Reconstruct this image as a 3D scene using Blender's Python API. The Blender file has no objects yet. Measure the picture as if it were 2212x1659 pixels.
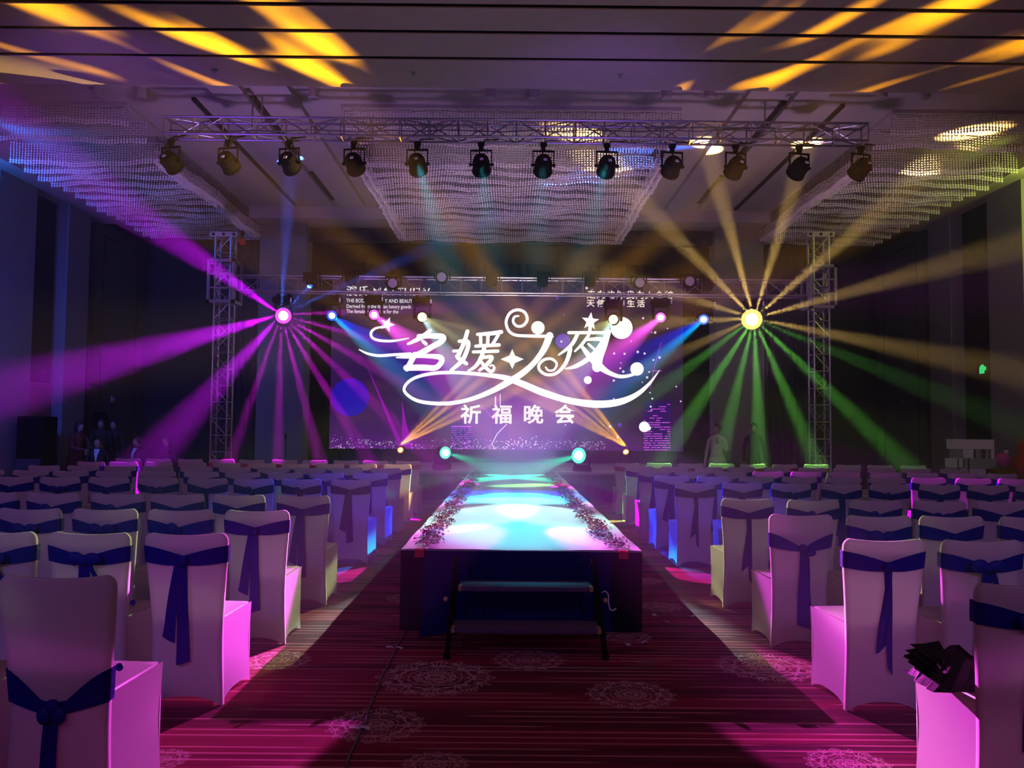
import bpy, bmesh, math, random
from mathutils import Vector, Matrix, noise
random.seed(7)
R = math.radians
scene = bpy.context.scene
col = scene.collection

# ------------------------------------------------------------------ camera, world, exposure
F, CX, CY, CH = 1800.0, 1106.0, 829.5, 1.51       # focal length in pixels of the 2212 px frame
VPX, VPY, ROLL = 1100.0, 925.0, 0.0089            # where the hall's long axis vanishes, slope of the horizon
yc = Vector((VPX-CX, -(VPY-CY), -F)).normalized()
xc = Vector((math.cos(ROLL), -math.sin(ROLL), 0.0))
xc = (xc - yc*xc.dot(yc)).normalized()
zc = xc.cross(yc)
M3 = Matrix((xc, yc, zc))                          # rows: world axes in camera space -> camera-to-world
cam_d = bpy.data.cameras.new('camera'); cam = bpy.data.objects.new('camera', cam_d)
cam_d.sensor_width = 36.0; cam_d.lens = 36.0*F/2212.0; cam_d.clip_end = 200
cam.matrix_world = Matrix.Translation((0, 0, CH)) @ M3.to_4x4()
col.objects.link(cam); scene.camera = cam

def at(px, py, Y):
    "world point at distance Y down the hall that the photo shows at pixel px, py"
    d = M3 @ Vector((px-CX, -(py-CY), -F)).normalized()
    return Vector((0, 0, CH)) + d*(Y/d.y)
def onz(px, py, z):
    "world point at height z that the photo shows at pixel px, py"
    d = M3 @ Vector((px-CX, -(py-CY), -F)).normalized()
    return Vector((0, 0, CH)) + d*((z-CH)/d.z)

scene.view_settings.view_transform = 'Standard'
scene.view_settings.look = 'None'
scene.view_settings.exposure = -0.15
scene.view_settings.gamma = 1.0
scene.view_settings.use_curve_mapping = False
cy = scene.cycles
cy.use_denoising = True; cy.use_adaptive_sampling = True; cy.adaptive_threshold = .01
cy.max_bounces = 5; cy.diffuse_bounces = 3; cy.glossy_bounces = 2; cy.transmission_bounces = 4
cy.volume_bounces = 0; cy.transparent_max_bounces = 6
cy.sample_clamp_indirect = 3.0; cy.sample_clamp_direct = 0
cy.caustics_reflective = False; cy.caustics_refractive = False

HAZE = 0.008
world = bpy.data.worlds.new('hall_air'); scene.world = world; world.use_nodes = True
nt = world.node_tree
nt.nodes['Background'].inputs[0].default_value = (0.05, 0.03, 0.09, 1)
nt.nodes['Background'].inputs[1].default_value = 0.0
vs = nt.nodes.new('ShaderNodeVolumeScatter')
vs.inputs['Color'].default_value = (1, 1, 1, 1); vs.inputs['Density'].default_value = HAZE
vs.inputs['Anisotropy'].default_value = 0.35
nt.links.new(vs.outputs[0], nt.nodes['World Output'].inputs['Volume'])

# ------------------------------------------------------------------ lights
def srgb(r, g, b):
    f = lambda c: (c/255/12.92) if c/255 <= .04045 else ((c/255+.055)/1.055)**2.4
    return (f(r), f(g), f(b))
def mathn(nt, op, a, b=None, c=None, clamp=False):
    n = nt.nodes.new('ShaderNodeMath'); n.operation = op; n.use_clamp = clamp
    for i, v in enumerate((a, b, c)):
        if v is None: continue
        if isinstance(v, (int, float)): n.inputs[i].default_value = v
        else: nt.links.new(v, n.inputs[i])
    return n.outputs[0]
def smooth(nt, v, lo, hi, a=0.0, b=1.0):
    n = nt.nodes.new('ShaderNodeMapRange'); n.interpolation_type = 'SMOOTHSTEP'
    nt.links.new(v, n.inputs[0])
    for i, x in enumerate((lo, hi, a, b)): n.inputs[i+1].default_value = x
    return n.outputs[0]
def gobo(ld, kind, **k):
    "a pattern wheel inside the lamp: the beam is shaped by its direction"
    ld.use_nodes = True; nt = ld.node_tree
    em = nt.nodes['Emission']
    tc = nt.nodes.new('ShaderNodeTexCoord'); sp = nt.nodes.new('ShaderNodeSeparateXYZ')
    nt.links.new(tc.outputs['Normal'], sp.inputs[0])
    x = mathn(nt, 'DIVIDE', sp.outputs[0], sp.outputs[2]); y = mathn(nt, 'DIVIDE', sp.outputs[1], sp.outputs[2])
    if kind == 'ring':
        n, r0, rad, off = k['n'], k['r0'], k['rad'], k.get('off', 0)
        r = mathn(nt, 'SQRT', mathn(nt, 'ADD', mathn(nt, 'MULTIPLY', x, x), mathn(nt, 'MULTIPLY', y, y)))
        a = mathn(nt, 'ADD', mathn(nt, 'ARCTAN2', y, x), off + 20*math.pi)
        st = 2*math.pi/n
        da = mathn(nt, 'SUBTRACT', mathn(nt, 'MODULO', a, st), st/2)
        dx = mathn(nt, 'SUBTRACT', mathn(nt, 'MULTIPLY', r, mathn(nt, 'COSINE', da)), r0)
        dy = mathn(nt, 'MULTIPLY', r, mathn(nt, 'SINE', da))
        d = mathn(nt, 'SQRT', mathn(nt, 'ADD', mathn(nt, 'MULTIPLY', dx, dx), mathn(nt, 'MULTIPLY', dy, dy)))
        v = smooth(nt, d, rad*.45, rad, 1, 0)
    else:
        cb = nt.nodes.new('ShaderNodeCombineXYZ'); nt.links.new(x, cb.inputs[0]); nt.links.new(y, cb.inputs[1])
        mp = nt.nodes.new('ShaderNodeMapping'); nt.links.new(cb.outputs[0], mp.inputs[0])
        mp.inputs['Location'].default_value = (k.get('seed', 0), 3.1, 0)
        mp.inputs['Scale'].default_value = k.get('scale', (10, 10, 1))
        nz = nt.nodes.new('ShaderNodeTexNoise'); nz.inputs['Scale'].default_value = 1
        nz.inputs['Detail'].default_value = k.get('detail', 1)
        nt.links.new(mp.outputs[0], nz.inputs['Vector'])
        v = smooth(nt, nz.outputs['Fac'], k.get('lo', .5), k.get('hi', .62), k.get('base', 0), 1)
    nt.links.new(mathn(nt, 'MULTIPLY', v, 1.0), em.inputs['Strength'])
def spot(name, loc, target, colour, power, angle, blend=.15, size=.04, roll=0, shadow=True):
    ld = bpy.data.lights.new(name, 'SPOT'); o = bpy.data.objects.new(name, ld)
    ld.color = colour; ld.energy = power; ld.spot_size = R(angle); ld.spot_blend = blend; ld.shadow_soft_size = size
    loc = Vector(loc); o.location = loc
    q = (Vector(target)-loc).to_track_quat('-Z', 'Y')
    o.rotation_euler = (q.to_matrix() @ Matrix.Rotation(roll, 3, 'Z')).to_euler()
    ld.cycles.max_bounces = 4
    col.objects.link(o); return o

TY = 16.3                                          # distance of the stage truss
HEADS = {'magenta': (612, 682), 'blue': (717, 682), 'pink': (808, 680), 'white': (912, 685),
         'white_r': (1325, 690), 'pink_r': (1427, 686), 'blue_r': (1520, 690), 'amber': (1624, 690)}
HP = {k: at(x, y, TY) for k, (x, y) in HEADS.items()}
MAG, BLU, PNK = (1.0, .07, .90), (.0, .03, 1.0), (1.0, .10, .75)
AMB, GRN, WHT = (1.0, .62, .16), (.22, 1.0, .10), (1.0, .92, .55)
def L(k, dy=-.06): return HP[k] + Vector((0, dy, 0))

# the two star-burst heads: many-facet prisms throwing fans of thin beams towards the audience
def star_fan(k, beams, colour, power, towards=.8, width=3.0):
    "beams: (angle across the hall in degrees, opening, strength); one lamp whose prism splits into all of them"
    p = L(k, -.15); s = spot('star_beam', p, p+Vector((0, -1, 0)), colour, power, 178, 0, .02)
    inv = s.rotation_euler.to_matrix().transposed()
    ld = s.data; ld.use_nodes = True; nt = ld.node_tree; em = nt.nodes['Emission']; tc = nt.nodes.new('ShaderNodeTexCoord'); tot = None
    for b in beams:
        a, m, w = R(b[0]), b[1], b[2]; wd = R(b[3] if len(b) > 3 else width)
        d = Vector((m*math.cos(a)-towards*p.x/p.y, -towards, m*math.sin(a)-towards*(p.z-CH)/p.y)).normalized()
        vm = nt.nodes.new('ShaderNodeVectorMath'); vm.operation = 'DOT_PRODUCT'; vm.inputs[1].default_value = inv @ d
        nt.links.new(tc.outputs['Normal'], vm.inputs[0])
        v = smooth(nt, vm.outputs['Value'], math.cos(wd), math.cos(wd*.08), 0, w)
        tot = v if tot is None else mathn(nt, 'ADD', tot, v)
    nt.links.new(tot, em.inputs['Strength'])
star_fan('amber', [(134, 1, .7), (105, 1, .9), (73, 1, 1), (41, 1, 1), (16, 1, .8), (-11, 1, .6), (163, 1, .35), (183, 1, .35), (205, 1, .2)], AMB, 80000, .5, 4.6)
star_fan('amber', [(217, 1, .4), (237, 1, .8), (256, 1, .7), (272, 1, 1), (293, 1, 1), (316, 1, .9), (338, 1, .3)], GRN, 46000, .6, 3.8)
star_fan('magenta', [(146, 1, .8), (196, 1, 1), (229, 1, .5)], (.60, .0, 1.0), 120000, .8, 6.4)
star_fan('magenta', [(252, 1, .5), (270, 1, .5), (286, 1, .5), (302, 1, .6), (317, 1, .6), (331, 1, .5), (345, 1, .4), (3, 1, .3)], (.80, .0, .9), 150000, .6, 2.6)
star_fan('magenta', [(88, 1, .5, 5), (46, 1, 1, 3.2), (25, 1, .5, 3)], (.04, .14, 1.0), 110000, .2, 3.5)
# crossing heads: each lights the aisle and chairs on the far side of the runway
def head(k, target, colour, power, angle, **g):
    s = spot('head_beam', L(k), target, colour, power, angle, .25, .03)
    if g: gobo(s.data, 'noise', **g)
head('pink_r', (-1.72, 3.95, .0), MAG, 46000, 7.2, scale=(14, 14, 1), lo=.42, hi=.56, base=.35, seed=2)
head('pink', (2.05, 3.85, .0), MAG, 46000, 7.2, scale=(14, 14, 1), lo=.42, hi=.56, base=.35, seed=5)
head('white_r', (-2.1, 5.6, .5), (.85, 1.0, .35), 6500, 12, scale=(16, 16, 1), lo=.48, hi=.54, base=.08, seed=1)
head('white', (2.4, 5.6, .5), (.95, 1.0, .40), 6500, 12, scale=(16, 16, 1), lo=.48, hi=.54, base=.08, seed=8)
head('blue_r', (-1.5, 10.4, .4), BLU, 26000, 14, scale=(20, 20, 1), lo=.45, hi=.6, base=.25, seed=3)
head('blue', (1.75, 10.4, .4), BLU, 26000, 14, scale=(20, 20, 1), lo=.45, hi=.6, base=.25, seed=9)
for k, p, c, w, a in (('pink_r', onz(770, 1240, 0), MAG, 16000, 3.2), ('pink', onz(1485, 1242, 0), MAG, 16000, 3.2), ('blue_r', onz(862, 1262, 0), (.0, .12, 1.0), 16000, 2.6),
                      ('blue', onz(1402, 1262, 0), (.0, .12, 1.0), 16000, 2.2), ('blue_r', onz(872, 1206, 0), (.0, .12, 1.0), 16000, 2.0)):
    spot('aisle_pool', L(k), p, c, w, a, .4, .02)
# room fill: unseen spots added behind the camera and below the ceiling, no fixtures
spot('rear_fill', (-5.5, -3.5, 5.4), (-4.4, 12, .6), (.34, .17, 1.0), 800, 62, .6, .25)  # unseen fill added for the chair backs, from an assumed rear position
spot('rear_fill', (0.0, -4.0, 5.4), (0.0, 12, 1.0), (.90, .38, .80), 190, 85, .6, .25)
spot('rear_fill', (5.5, -3.5, 5.4), (5.0, 11, .6), (.50, .22, 1.0), 600, 62, .6, .25)
spot('ceiling_fill', (-3.4, 11.6, 2.2), (-3.4, 15.6, 6.6), (.60, .30, .92), 420, 110, .8, .3)  # added fill spots lifting the recess ceiling
spot('ceiling_fill', (3.6, 11.6, 2.2), (3.6, 15.6, 6.6), (.72, .38, .76), 380, 110, .8, .3)
spot('chandelier_fill', (.1, 11.5, 1.4), (.1, 17.0, 6.0), (.95, .72, .80), 700, 62, .8, .3)  # added fill on the bead rows, in place of runway bounce
spot('soffit_fill', (.6, 4.5, 2.6), (.4, 10.2, 6.1), (.88, .50, .38), 95, 120, 1, .3)  # added warm fill for the near soffit
spot('strip_fill', (-6.0, 7.0, 3.2), (-4.5, 13.0, 6.6), (.30, .08, 1.0), 330, 50, 1, .3)  # added violet fill for the ceiling strip behind the soffit edge
spot('strip_fill', (1.6, 7.0, 3.2), (1.0, 13.0, 6.6), (.34, .12, 1.0), 280, 50, 1, .3)
# amber pattern heads at the foot of the screen throw rippled light on the near soffit
fa_l, fa_r = at(865, 972, 20.6), at(1352, 976, 20.6)
s = spot('ripple_beam', fa_r+Vector((0, -.15, .12)), (-4.5, 8.9, 6.1), (1.0, .42, .0), 170000, 16.5, .3, .02)
gobo(s.data, 'noise', scale=(20, 13, 1), lo=.50, hi=.76, base=.0, seed=4.4, detail=1)
s = spot('ripple_beam', fa_l+Vector((0, -.15, .12)), (4.9, 8.9, 6.1), (1.0, .42, .0), 155000, 16.5, .3, .02)
gobo(s.data, 'noise', scale=(20, 13, 1), lo=.50, hi=.76, base=.0, seed=1.7, detail=1)
# side coves: blue left, yellow-green right; second spot each side is added wall fill
spot('cove_and_wall_fill', (-9.3, 13.2, 5.75), (-8.9, 20, 6.4), (.02, .18, 1.0), 420, 150, .7, .1)
spot('cove_and_wall_fill', (-8.2, 10.5, 3.2), (-9.6, 17.5, 2.6), (.03, .12, 1.0), 1000, 70, 1, .2)
spot('cove_and_wall_fill', (9.35, 13.6, 5.75), (8.9, 20, 6.4), (.75, 1.0, .12), 150, 150, .7, .1)
spot('cove_and_wall_fill', (8.2, 10.5, 3.2), (9.6, 17.5, 3.0), (.80, .50, .34), 30, 70, 1, .2)
# light pools on the runway deck
spot('runway_beam', L('white'), (.45, 8.9, .6), (.5, 1.0, 1.0), 15000, 8, .5, .03)
spot('runway_beam', L('white_r'), (-.25, 8.9, .6), (.5, 1.0, 1.0), 15000, 8, .5, .03)
spot('runway_beam', L('blue'), (.35, 11.0, .6), (.0, .75, 1.0), 14000, 8.5, .6, .03)
spot('runway_beam', L('blue_r'), (-.15, 11.0, .6), (.0, .75, 1.0), 14000, 8.5, .6, .03)
par_c = Vector((.1, 12.4, 5.7))
for q in (902, 1040, 1174, 1311):
    pq = at(q, 352, 12.25)
    spot('runway_beam', pq, (.1, 7.4, .6), (.0, .74, 1.0), 6500, 14, .7, .05)
    spot('runway_beam', pq, (.1, 10.6, .6), (.2, 1.0, 1.0), 3600, 14, .7, .05)
spot('runway_beam', at(640, 352, 12.25), (-.7, 9.5, .6), (1.0, .1, .6), 700, 8, .8, .05)
spot('runway_beam', at(1590, 360, 12.25), (.9, 9.5, .6), (1.0, .1, .6), 700, 8, .8, .05)
gl, gr = at(962, 978, 17.9), at(1250, 984, 17.9)
spot('green_beam', gl+Vector((.05, -.12, 0)), (.3, 15.4, .6), (.0, 1.0, .50), 7000, 13, .6, .03)
spot('green_beam', gr+Vector((-.05, -.12, 0)), (-.1, 15.4, .6), (.0, 1.0, .55), 11000, 13, .6, .03)

# ------------------------------------------------------------------ materials
def mat(name, c, rough=.6, metal=0, spec=.4, emis=None, es=1.0, bump=None):
    m = bpy.data.materials.new(name); m.use_nodes = True
    p = m.node_tree.nodes['Principled BSDF']
    p.inputs['Base Color'].default_value = (*c, 1); p.inputs['Roughness'].default_value = rough
    p.inputs['Metallic'].default_value = metal; p.inputs['Specular IOR Level'].default_value = spec
    if emis: p.inputs['Emission Color'].default_value = (*emis, 1); p.inputs['Emission Strength'].default_value = es
    if bump:
        nt = m.node_tree; n = nt.nodes.new('ShaderNodeTexNoise'); n.inputs['Scale'].default_value = bump[0]
        tc = nt.nodes.new('ShaderNodeTexCoord'); nt.links.new(tc.outputs['Object'], n.inputs['Vector'])
        b = nt.nodes.new('ShaderNodeBump'); b.inputs['Strength'].default_value = bump[1]; b.inputs['Distance'].default_value = .01
        nt.links.new(n.outputs['Fac'], b.inputs['Height']); nt.links.new(b.outputs[0], p.inputs['Normal'])
        rp = nt.nodes.new('ShaderNodeMixRGB'); rp.inputs[1].default_value = (*[x*.82 for x in c], 1); rp.inputs[2].default_value = (*c, 1)
        nt.links.new(n.outputs['Fac'], rp.inputs[0]); nt.links.new(rp.outputs[0], p.inputs['Base Color'])
    return m
def emit(name, c, s=1.0):
    m = bpy.data.materials.new(name); m.use_nodes = True; nt = m.node_tree
    nt.nodes.remove(nt.nodes['Principled BSDF']); e = nt.nodes.new('ShaderNodeEmission')
    e.inputs[0].default_value = (*c, 1); e.inputs[1].default_value = s
    nt.links.new(e.outputs[0], nt.nodes['Material Output'].inputs[0]); return m
def cloth(name, c, tr):
    "thin fabric that lets part of the light through"
    m = bpy.data.materials.new(name); m.use_nodes = True; nt = m.node_tree
    p = nt.nodes['Principled BSDF']; p.inputs['Base Color'].default_value = (*c, 1); p.inputs['Roughness'].default_value = .75
    p.inputs['Specular IOR Level'].default_value = .2
    t = nt.nodes.new('ShaderNodeBsdfTranslucent'); t.inputs[0].default_value = (*c, 1)
    mx = nt.nodes.new('ShaderNodeMixShader'); mx.inputs[0].default_value = tr
    nt.links.new(p.outputs[0], mx.inputs[1]); nt.links.new(t.outputs[0], mx.inputs[2])
    nt.links.new(mx.outputs[0], nt.nodes['Material Output'].inputs[0])
    w = nt.nodes.new('ShaderNodeTexNoise'); w.inputs['Scale'].default_value = 260
    tc = nt.nodes.new('ShaderNodeTexCoord'); nt.links.new(tc.outputs['Object'], w.inputs['Vector'])
    b = nt.nodes.new('ShaderNodeBump'); b.inputs['Strength'].default_value = .12; b.inputs['Distance'].default_value = .002
    nt.links.new(w.outputs['Fac'], b.inputs['Height']); nt.links.new(b.outputs[0], p.inputs['Normal'])
    return m
M = dict(
    cover=cloth('spandex_cover', (.80, .74, .78), .42),
    sash=mat('blue_satin', (.003, .004, .26), .5, 0, .2, bump=(60, .3)),
    redsash=mat('red_satin', (.28, .012, .03), .4, 0, .5, bump=(60, .3)),
    plaster=mat('painted_plaster', (.40, .37, .36), .85, bump=(3, .15)),
    slat=mat('soffit_panel', (.66, .55, .50), .7, bump=(6, .1)),
    groove=mat('dark_groove', (.012, .008, .010), .9),
    wall=mat('wall_fabric', (.028, .024, .028), .9, bump=(18, .3)),
    pillar=mat('pillar_panel', (.20, .19, .22), .8, bump=(8, .15)),
    panel=mat('wall_panel', (.085, .08, .095), .8, bump=(8, .15)),
    darkwood=mat('dark_wood', (.035, .022, .020), .5, bump=(14, .2)),
    black=mat('black_drape', (.010, .010, .012), .95, bump=(30, .3)),
    curtain=mat('dark_curtain', (.035, .03, .045), .95),
    metal=mat('aluminium_tube', (.30, .30, .34), .35, .85),
    steel=mat('grey_steel', (.35, .35, .38), .45, .7),
    blackpl=mat('black_housing', (.005, .005, .006), .9, 0, .04, bump=(50, .05)),
    white=mat('white_label', (.75, .75, .78), .6),
    deck=mat('white_gloss_deck', (.78, .80, .82), .22, 0, .5),
    stage=mat('stage_deck', (.42, .46, .48), .30, 0, .5),
    skirt=mat('blue_skirt', (.001, .006, .085), .9, 0, .08, bump=(25, .3)),
    skirtdk=mat('black_green_skirt', (.003, .007, .009), .95, 0, .08, bump=(25, .3)),
    tape=mat('red_tape', (.55, .03, .02), .5),
    tread=mat('tread_carpet', (.10, .075, .13), .98, bump=(90, .6)),
    cable=mat('dark_cable', (.05, .045, .055), .5),
    paper=mat('paper_tag', (.80, .76, .80), .7),
    brass=mat('brass_knob', (.55, .45, .20), .4, .6),
    bead=mat('glass_bead', (.85, .80, .82), .3, 0, .9),
    strand=mat('bead_string', (.10, .09, .10), .5, 0, .3),
    skin=mat('skin', (.38, .22, .16), .6), hair=mat('black_hair', (.010, .008, .008), .5),
    suit=mat('dark_suit', (.012, .012, .016), .85), shirt=mat('white_shirt', (.62, .62, .66), .7),
    redcoat=mat('dark_red_coat', (.09, .018, .022), .85), dress=mat('pale_dress', (.60, .62, .55), .75),
    pink=mat('pink_box', (.55, .04, .35), .5), red=mat('red_cloth', (.30, .012, .02), .7),
    silver=mat('silver_box', (.40, .36, .42), .35, .3), gold=mat('gold_wrap', (.35, .16, .04), .35, .7),
    bag=mat('black_paper', (.014, .014, .014), .7, bump=(40, .4)),
)
def lens(name, c, s): return emit(name, c, s)

# ------------------------------------------------------------------ mesh building
class MB:
    def __init__(s): s.v = []; s.f = []
    def add(s, vs, fs):
        n = len(s.v); s.v += [tuple(x) for x in vs]; s.f += [tuple(i+n for i in f) for f in fs]
    def box(s, a, b, mx=None):
        p = [Vector((x, y, z)) for x in (a[0], b[0]) for y in (a[1], b[1]) for z in (a[2], b[2])]
        if mx: p = [mx @ q for q in p]
        s.add(p, [(0, 1, 3, 2), (4, 6, 7, 5), (0, 4, 5, 1), (2, 3, 7, 6), (0, 2, 6, 4), (1, 5, 7, 3)])
    def tube(s, a, b, r, n=6, r2=None):
        a, b = Vector(a), Vector(b); d = (b-a).normalized(); r2 = r if r2 is None else r2
        u = d.orthogonal().normalized(); w = d.cross(u)
        vs = [p + (u*math.cos(2*math.pi*i/n) + w*math.sin(2*math.pi*i/n))*q for p, q in ((a, r), (b, r2)) for i in range(n)]
        s.add(vs, [(i, (i+1) % n, (i+1) % n+n, i+n) for i in range(n)] + [tuple(range(n))[::-1], tuple(range(n, 2*n))])
    def path(s, pts, r, n=6):
        pts = [Vector(p) for p in pts]; vs = []; u = None
        for k, p in enumerate(pts):
            d = (pts[min(k+1, len(pts)-1)]-pts[max(k-1, 0)]).normalized()
            u = d.orthogonal().normalized() if u is None else (u-d*u.dot(d)).normalized()
            w = d.cross(u); rr = r[k] if isinstance(r, (list, tuple)) else r
            vs += [p+(u*math.cos(2*math.pi*i/n)+w*math.sin(2*math.pi*i/n))*rr for i in range(n)]
        fs = [(k*n+i, k*n+(i+1) % n, (k+1)*n+(i+1) % n, (k+1)*n+i) for k in range(len(pts)-1) for i in range(n)]
        fs += [tuple(range(n))[::-1], tuple(range((len(pts)-1)*n, len(pts)*n))]
        s.add(vs, fs)
    def lathe(s, prof, n=16, mx=None):
        "profile of (radius, z) about the z axis"
        vs = [Vector((r*math.cos(2*math.pi*i/n), r*math.sin(2*math.pi*i/n), z)) for r, z in prof for i in range(n)]
        if mx: vs = [mx @ q for q in vs]
        fs = [(k*n+i, k*n+(i+1) % n, (k+1)*n+(i+1) % n, (k+1)*n+i) for k in range(len(prof)-1) for i in range(n)]
        fs += [tuple(range(n))[::-1], tuple(range((len(prof)-1)*n, len(prof)*n))]
        s.add(vs, fs)
    def ball(s, c, r, n=10, sc=(1, 1, 1), mx=None):
        c = Vector(c); m = n//2+1; vs = []
        for k in range(m+1):
            t = math.pi*k/m
            for i in range(n):
                p = Vector((math.sin(t)*math.cos(2*math.pi*i/n)*sc[0], math.sin(t)*math.sin(2*math.pi*i/n)*sc[1], math.cos(t)*sc[2]))*r
                vs.append(c+(mx @ p if mx else p))
        s.add(vs, [(k*n+i, (k+1)*n+i, (k+1)*n+(i+1) % n, k*n+(i+1) % n) for k in range(m) for i in range(n)])
    def grid(s, fn, nu, nv):
        vs = [fn(i/nu, j/nv) for j in range(nv+1) for i in range(nu+1)]
        s.add(vs, [(j*(nu+1)+i, j*(nu+1)+i+1, (j+1)*(nu+1)+i+1, (j+1)*(nu+1)+i) for j in range(nv) for i in range(nu)])
    def build(s, name, m, parent=None, smooth=False, bevel=0):
        me = bpy.data.meshes.new(name); me.from_pydata(s.v, [], s.f); me.validate(); me.update()
        bm = bmesh.new(); bm.from_mesh(me)
        bmesh.ops.remove_doubles(bm, verts=bm.verts, dist=1e-5); bmesh.ops.recalc_face_normals(bm, faces=bm.faces)
        if bevel: bmesh.ops.bevel(bm, geom=bm.edges[:], offset=bevel, segments=2, affect='EDGES')
        bm.to_mesh(me); bm.free()
        if smooth:
            for p in me.polygons: p.use_smooth = True
        me.materials.append(m); o = bpy.data.objects.new(name, me); col.objects.link(o)
        if parent: o.parent = parent
        return o
def bx(a, b): m = MB(); m.box(a, b); return m
def thing(name, label, cat, loc=(0, 0, 0), rz=0, group=None, rot=None):
    o = bpy.data.objects.new(name, None); col.objects.link(o); o.empty_display_size = .1
    o.location = loc; o.rotation_euler = rot or (0, 0, rz); tag(o, label, cat, group); return o
def tag(o, label, cat, group=None):
    o['label'] = label; o['category'] = cat
    if group: o['group'] = group
    return o
def struct(name, mb, m, **k):
    o = mb.build(name, m, **k); o['kind'] = 'structure'; return o
def copy_tree(o, parent=None, skip=()):
    c = o.copy(); col.objects.link(c); c.parent = parent
    for ch in o.children:
        if ch.name.split('.')[0] not in skip: copy_tree(ch, c, skip)
    return c

# ------------------------------------------------------------------ floor: striped carpet with lace medallions
def carpet():
    m = bpy.data.materials.new('carpet'); m.use_nodes = True; nt = m.node_tree; p = nt.nodes['Principled BSDF']
    N = nt.nodes.new; Lk = nt.links.new
    p.inputs['Roughness'].default_value = .95; p.inputs['Specular IOR Level'].default_value = .1
    tc = N('ShaderNodeTexCoord'); pos = tc.outputs['Object']
    def noise_at(scale, sc, detail=0, w=None):
        mp = N('ShaderNodeMapping'); mp.inputs['Scale'].default_value = scale; Lk(pos, mp.inputs[0])
        n = N('ShaderNodeTexNoise'); n.inputs['Scale'].default_value = sc; n.inputs['Detail'].default_value = detail
        Lk(mp.outputs[0], n.inputs['Vector']); return n.outputs['Fac']
    sp = N('ShaderNodeSeparateXYZ'); Lk(pos, sp.inputs[0])
    # woven lines across the hall, every few centimetres, broken along their length
    yy = mathn(nt, 'MULTIPLY', sp.outputs[1], 1/.075)
    fr = mathn(nt, 'FRACT', yy)
    line = smooth(nt, mathn(nt, 'ABSOLUTE', mathn(nt, 'SUBTRACT', fr, .5)), .07, .16, 1, 0)
    cb = N('ShaderNodeCombineXYZ'); Lk(mathn(nt, 'MULTIPLY', sp.outputs[0], .9), cb.inputs[0]); Lk(mathn(nt, 'MULTIPLY', mathn(nt, 'FLOOR', yy), 7.3), cb.inputs[1])
    nz = N('ShaderNodeTexNoise'); nz.inputs['Scale'].default_value = 1; nz.inputs['Detail'].default_value = 0; Lk(cb.outputs[0], nz.inputs['Vector'])
    line = mathn(nt, 'MULTIPLY', line, smooth(nt, nz.outputs['Fac'], .42, .52, .0, .8))
    fine = smooth(nt, noise_at((.4, 60, 1), 1), .4, .6, 0, .35)
    base = N('ShaderNodeMixRGB'); base.inputs[1].default_value = (*srgb(124, 22, 50), 1); base.inputs[2].default_value = (*srgb(74, 12, 34), 1)
    Lk(smooth(nt, noise_at((.25, 3.5, 1), 1), .42, .58), base.inputs[0])
    b2 = N('ShaderNodeMixRGB'); Lk(fine, b2.inputs[0]); Lk(base.outputs[0], b2.inputs[1]); b2.inputs[2].default_value = (*srgb(150, 50, 76), 1)
    b3 = N('ShaderNodeMixRGB'); Lk(line, b3.inputs[0]); Lk(b2.outputs[0], b3.inputs[1]); b3.inputs[2].default_value = (*srgb(205, 130, 140), 1)
    # medallions
    meds = [((940, 1463), 132), ((1142, 1425), 83), ((1362, 1500), 100), ((812, 1565), 110), ((600, 1426), 75),
            ((1655, 1440), 112), ((885, 1292), 55), ((1425, 1310), 52), ((1350, 1375), 60), ((940, 1652), 75), ((1835, 1652), 95),
            ((350, 1640), 60), ((1400, 1195), 40), ((810, 1192), 45), ((1390, 1254), 45), ((700, 1160), 30)]
    vec = None; rad = None
    for (x, y), w in meds:
        c = onz(x, y, 0); r = w*c.y/F
        vm = N('ShaderNodeVectorMath'); vm.operation = 'SUBTRACT'; Lk(pos, vm.inputs[0]); vm.inputs[1].default_value = c
        vv = N('ShaderNodeVectorMath'); vv.operation = 'SCALE'; Lk(vm.outputs[0], vv.inputs[0]); vv.inputs['Scale'].default_value = 1/r
        ln = N('ShaderNodeVectorMath'); ln.operation = 'LENGTH'; Lk(vv.outputs[0], ln.inputs[0])
        if vec is None: vec, rad = vv.outputs[0], ln.outputs['Value']; continue
        less = mathn(nt, 'LESS_THAN', ln.outputs['Value'], rad)
        mx = N('ShaderNodeMix'); mx.data_type = 'VECTOR'; Lk(less, mx.inputs[0]); Lk(vec, mx.inputs[4]); Lk(vv.outputs[0], mx.inputs[5])
        vec = mx.outputs[1]; rad = mathn(nt, 'MINIMUM', rad, ln.outputs['Value'])
    s2 = N('ShaderNodeSeparateXYZ'); Lk(vec, s2.inputs[0])
    ang = mathn(nt, 'ARCTAN2', s2.outputs[1], s2.outputs[0])
    fold = mathn(nt, 'PINGPONG', mathn(nt, 'ADD', ang, 10*math.pi), math.pi/8)
    fx = mathn(nt, 'MULTIPLY', rad, mathn(nt, 'COSINE', fold)); fy = mathn(nt, 'MULTIPLY', rad, mathn(nt, 'SINE', fold))
    cf = N('ShaderNodeCombineXYZ'); Lk(fx, cf.inputs[0]); Lk(fy, cf.inputs[1])
    vo = N('ShaderNodeTexVoronoi'); vo.feature = 'DISTANCE_TO_EDGE'; vo.inputs['Scale'].default_value = 7.5; Lk(cf.outputs[0], vo.inputs['Vector'])
    v2 = N('ShaderNodeTexVoronoi'); v2.feature = 'F1'; v2.inputs['Scale'].default_value = 12; Lk(cf.outputs[0], v2.inputs['Vector'])
    lace = mathn(nt, 'MAXIMUM', smooth(nt, vo.outputs['Distance'], .05, .09, 1, 0), smooth(nt, v2.outputs['Distance'], .16, .22, 1, 0))
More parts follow.
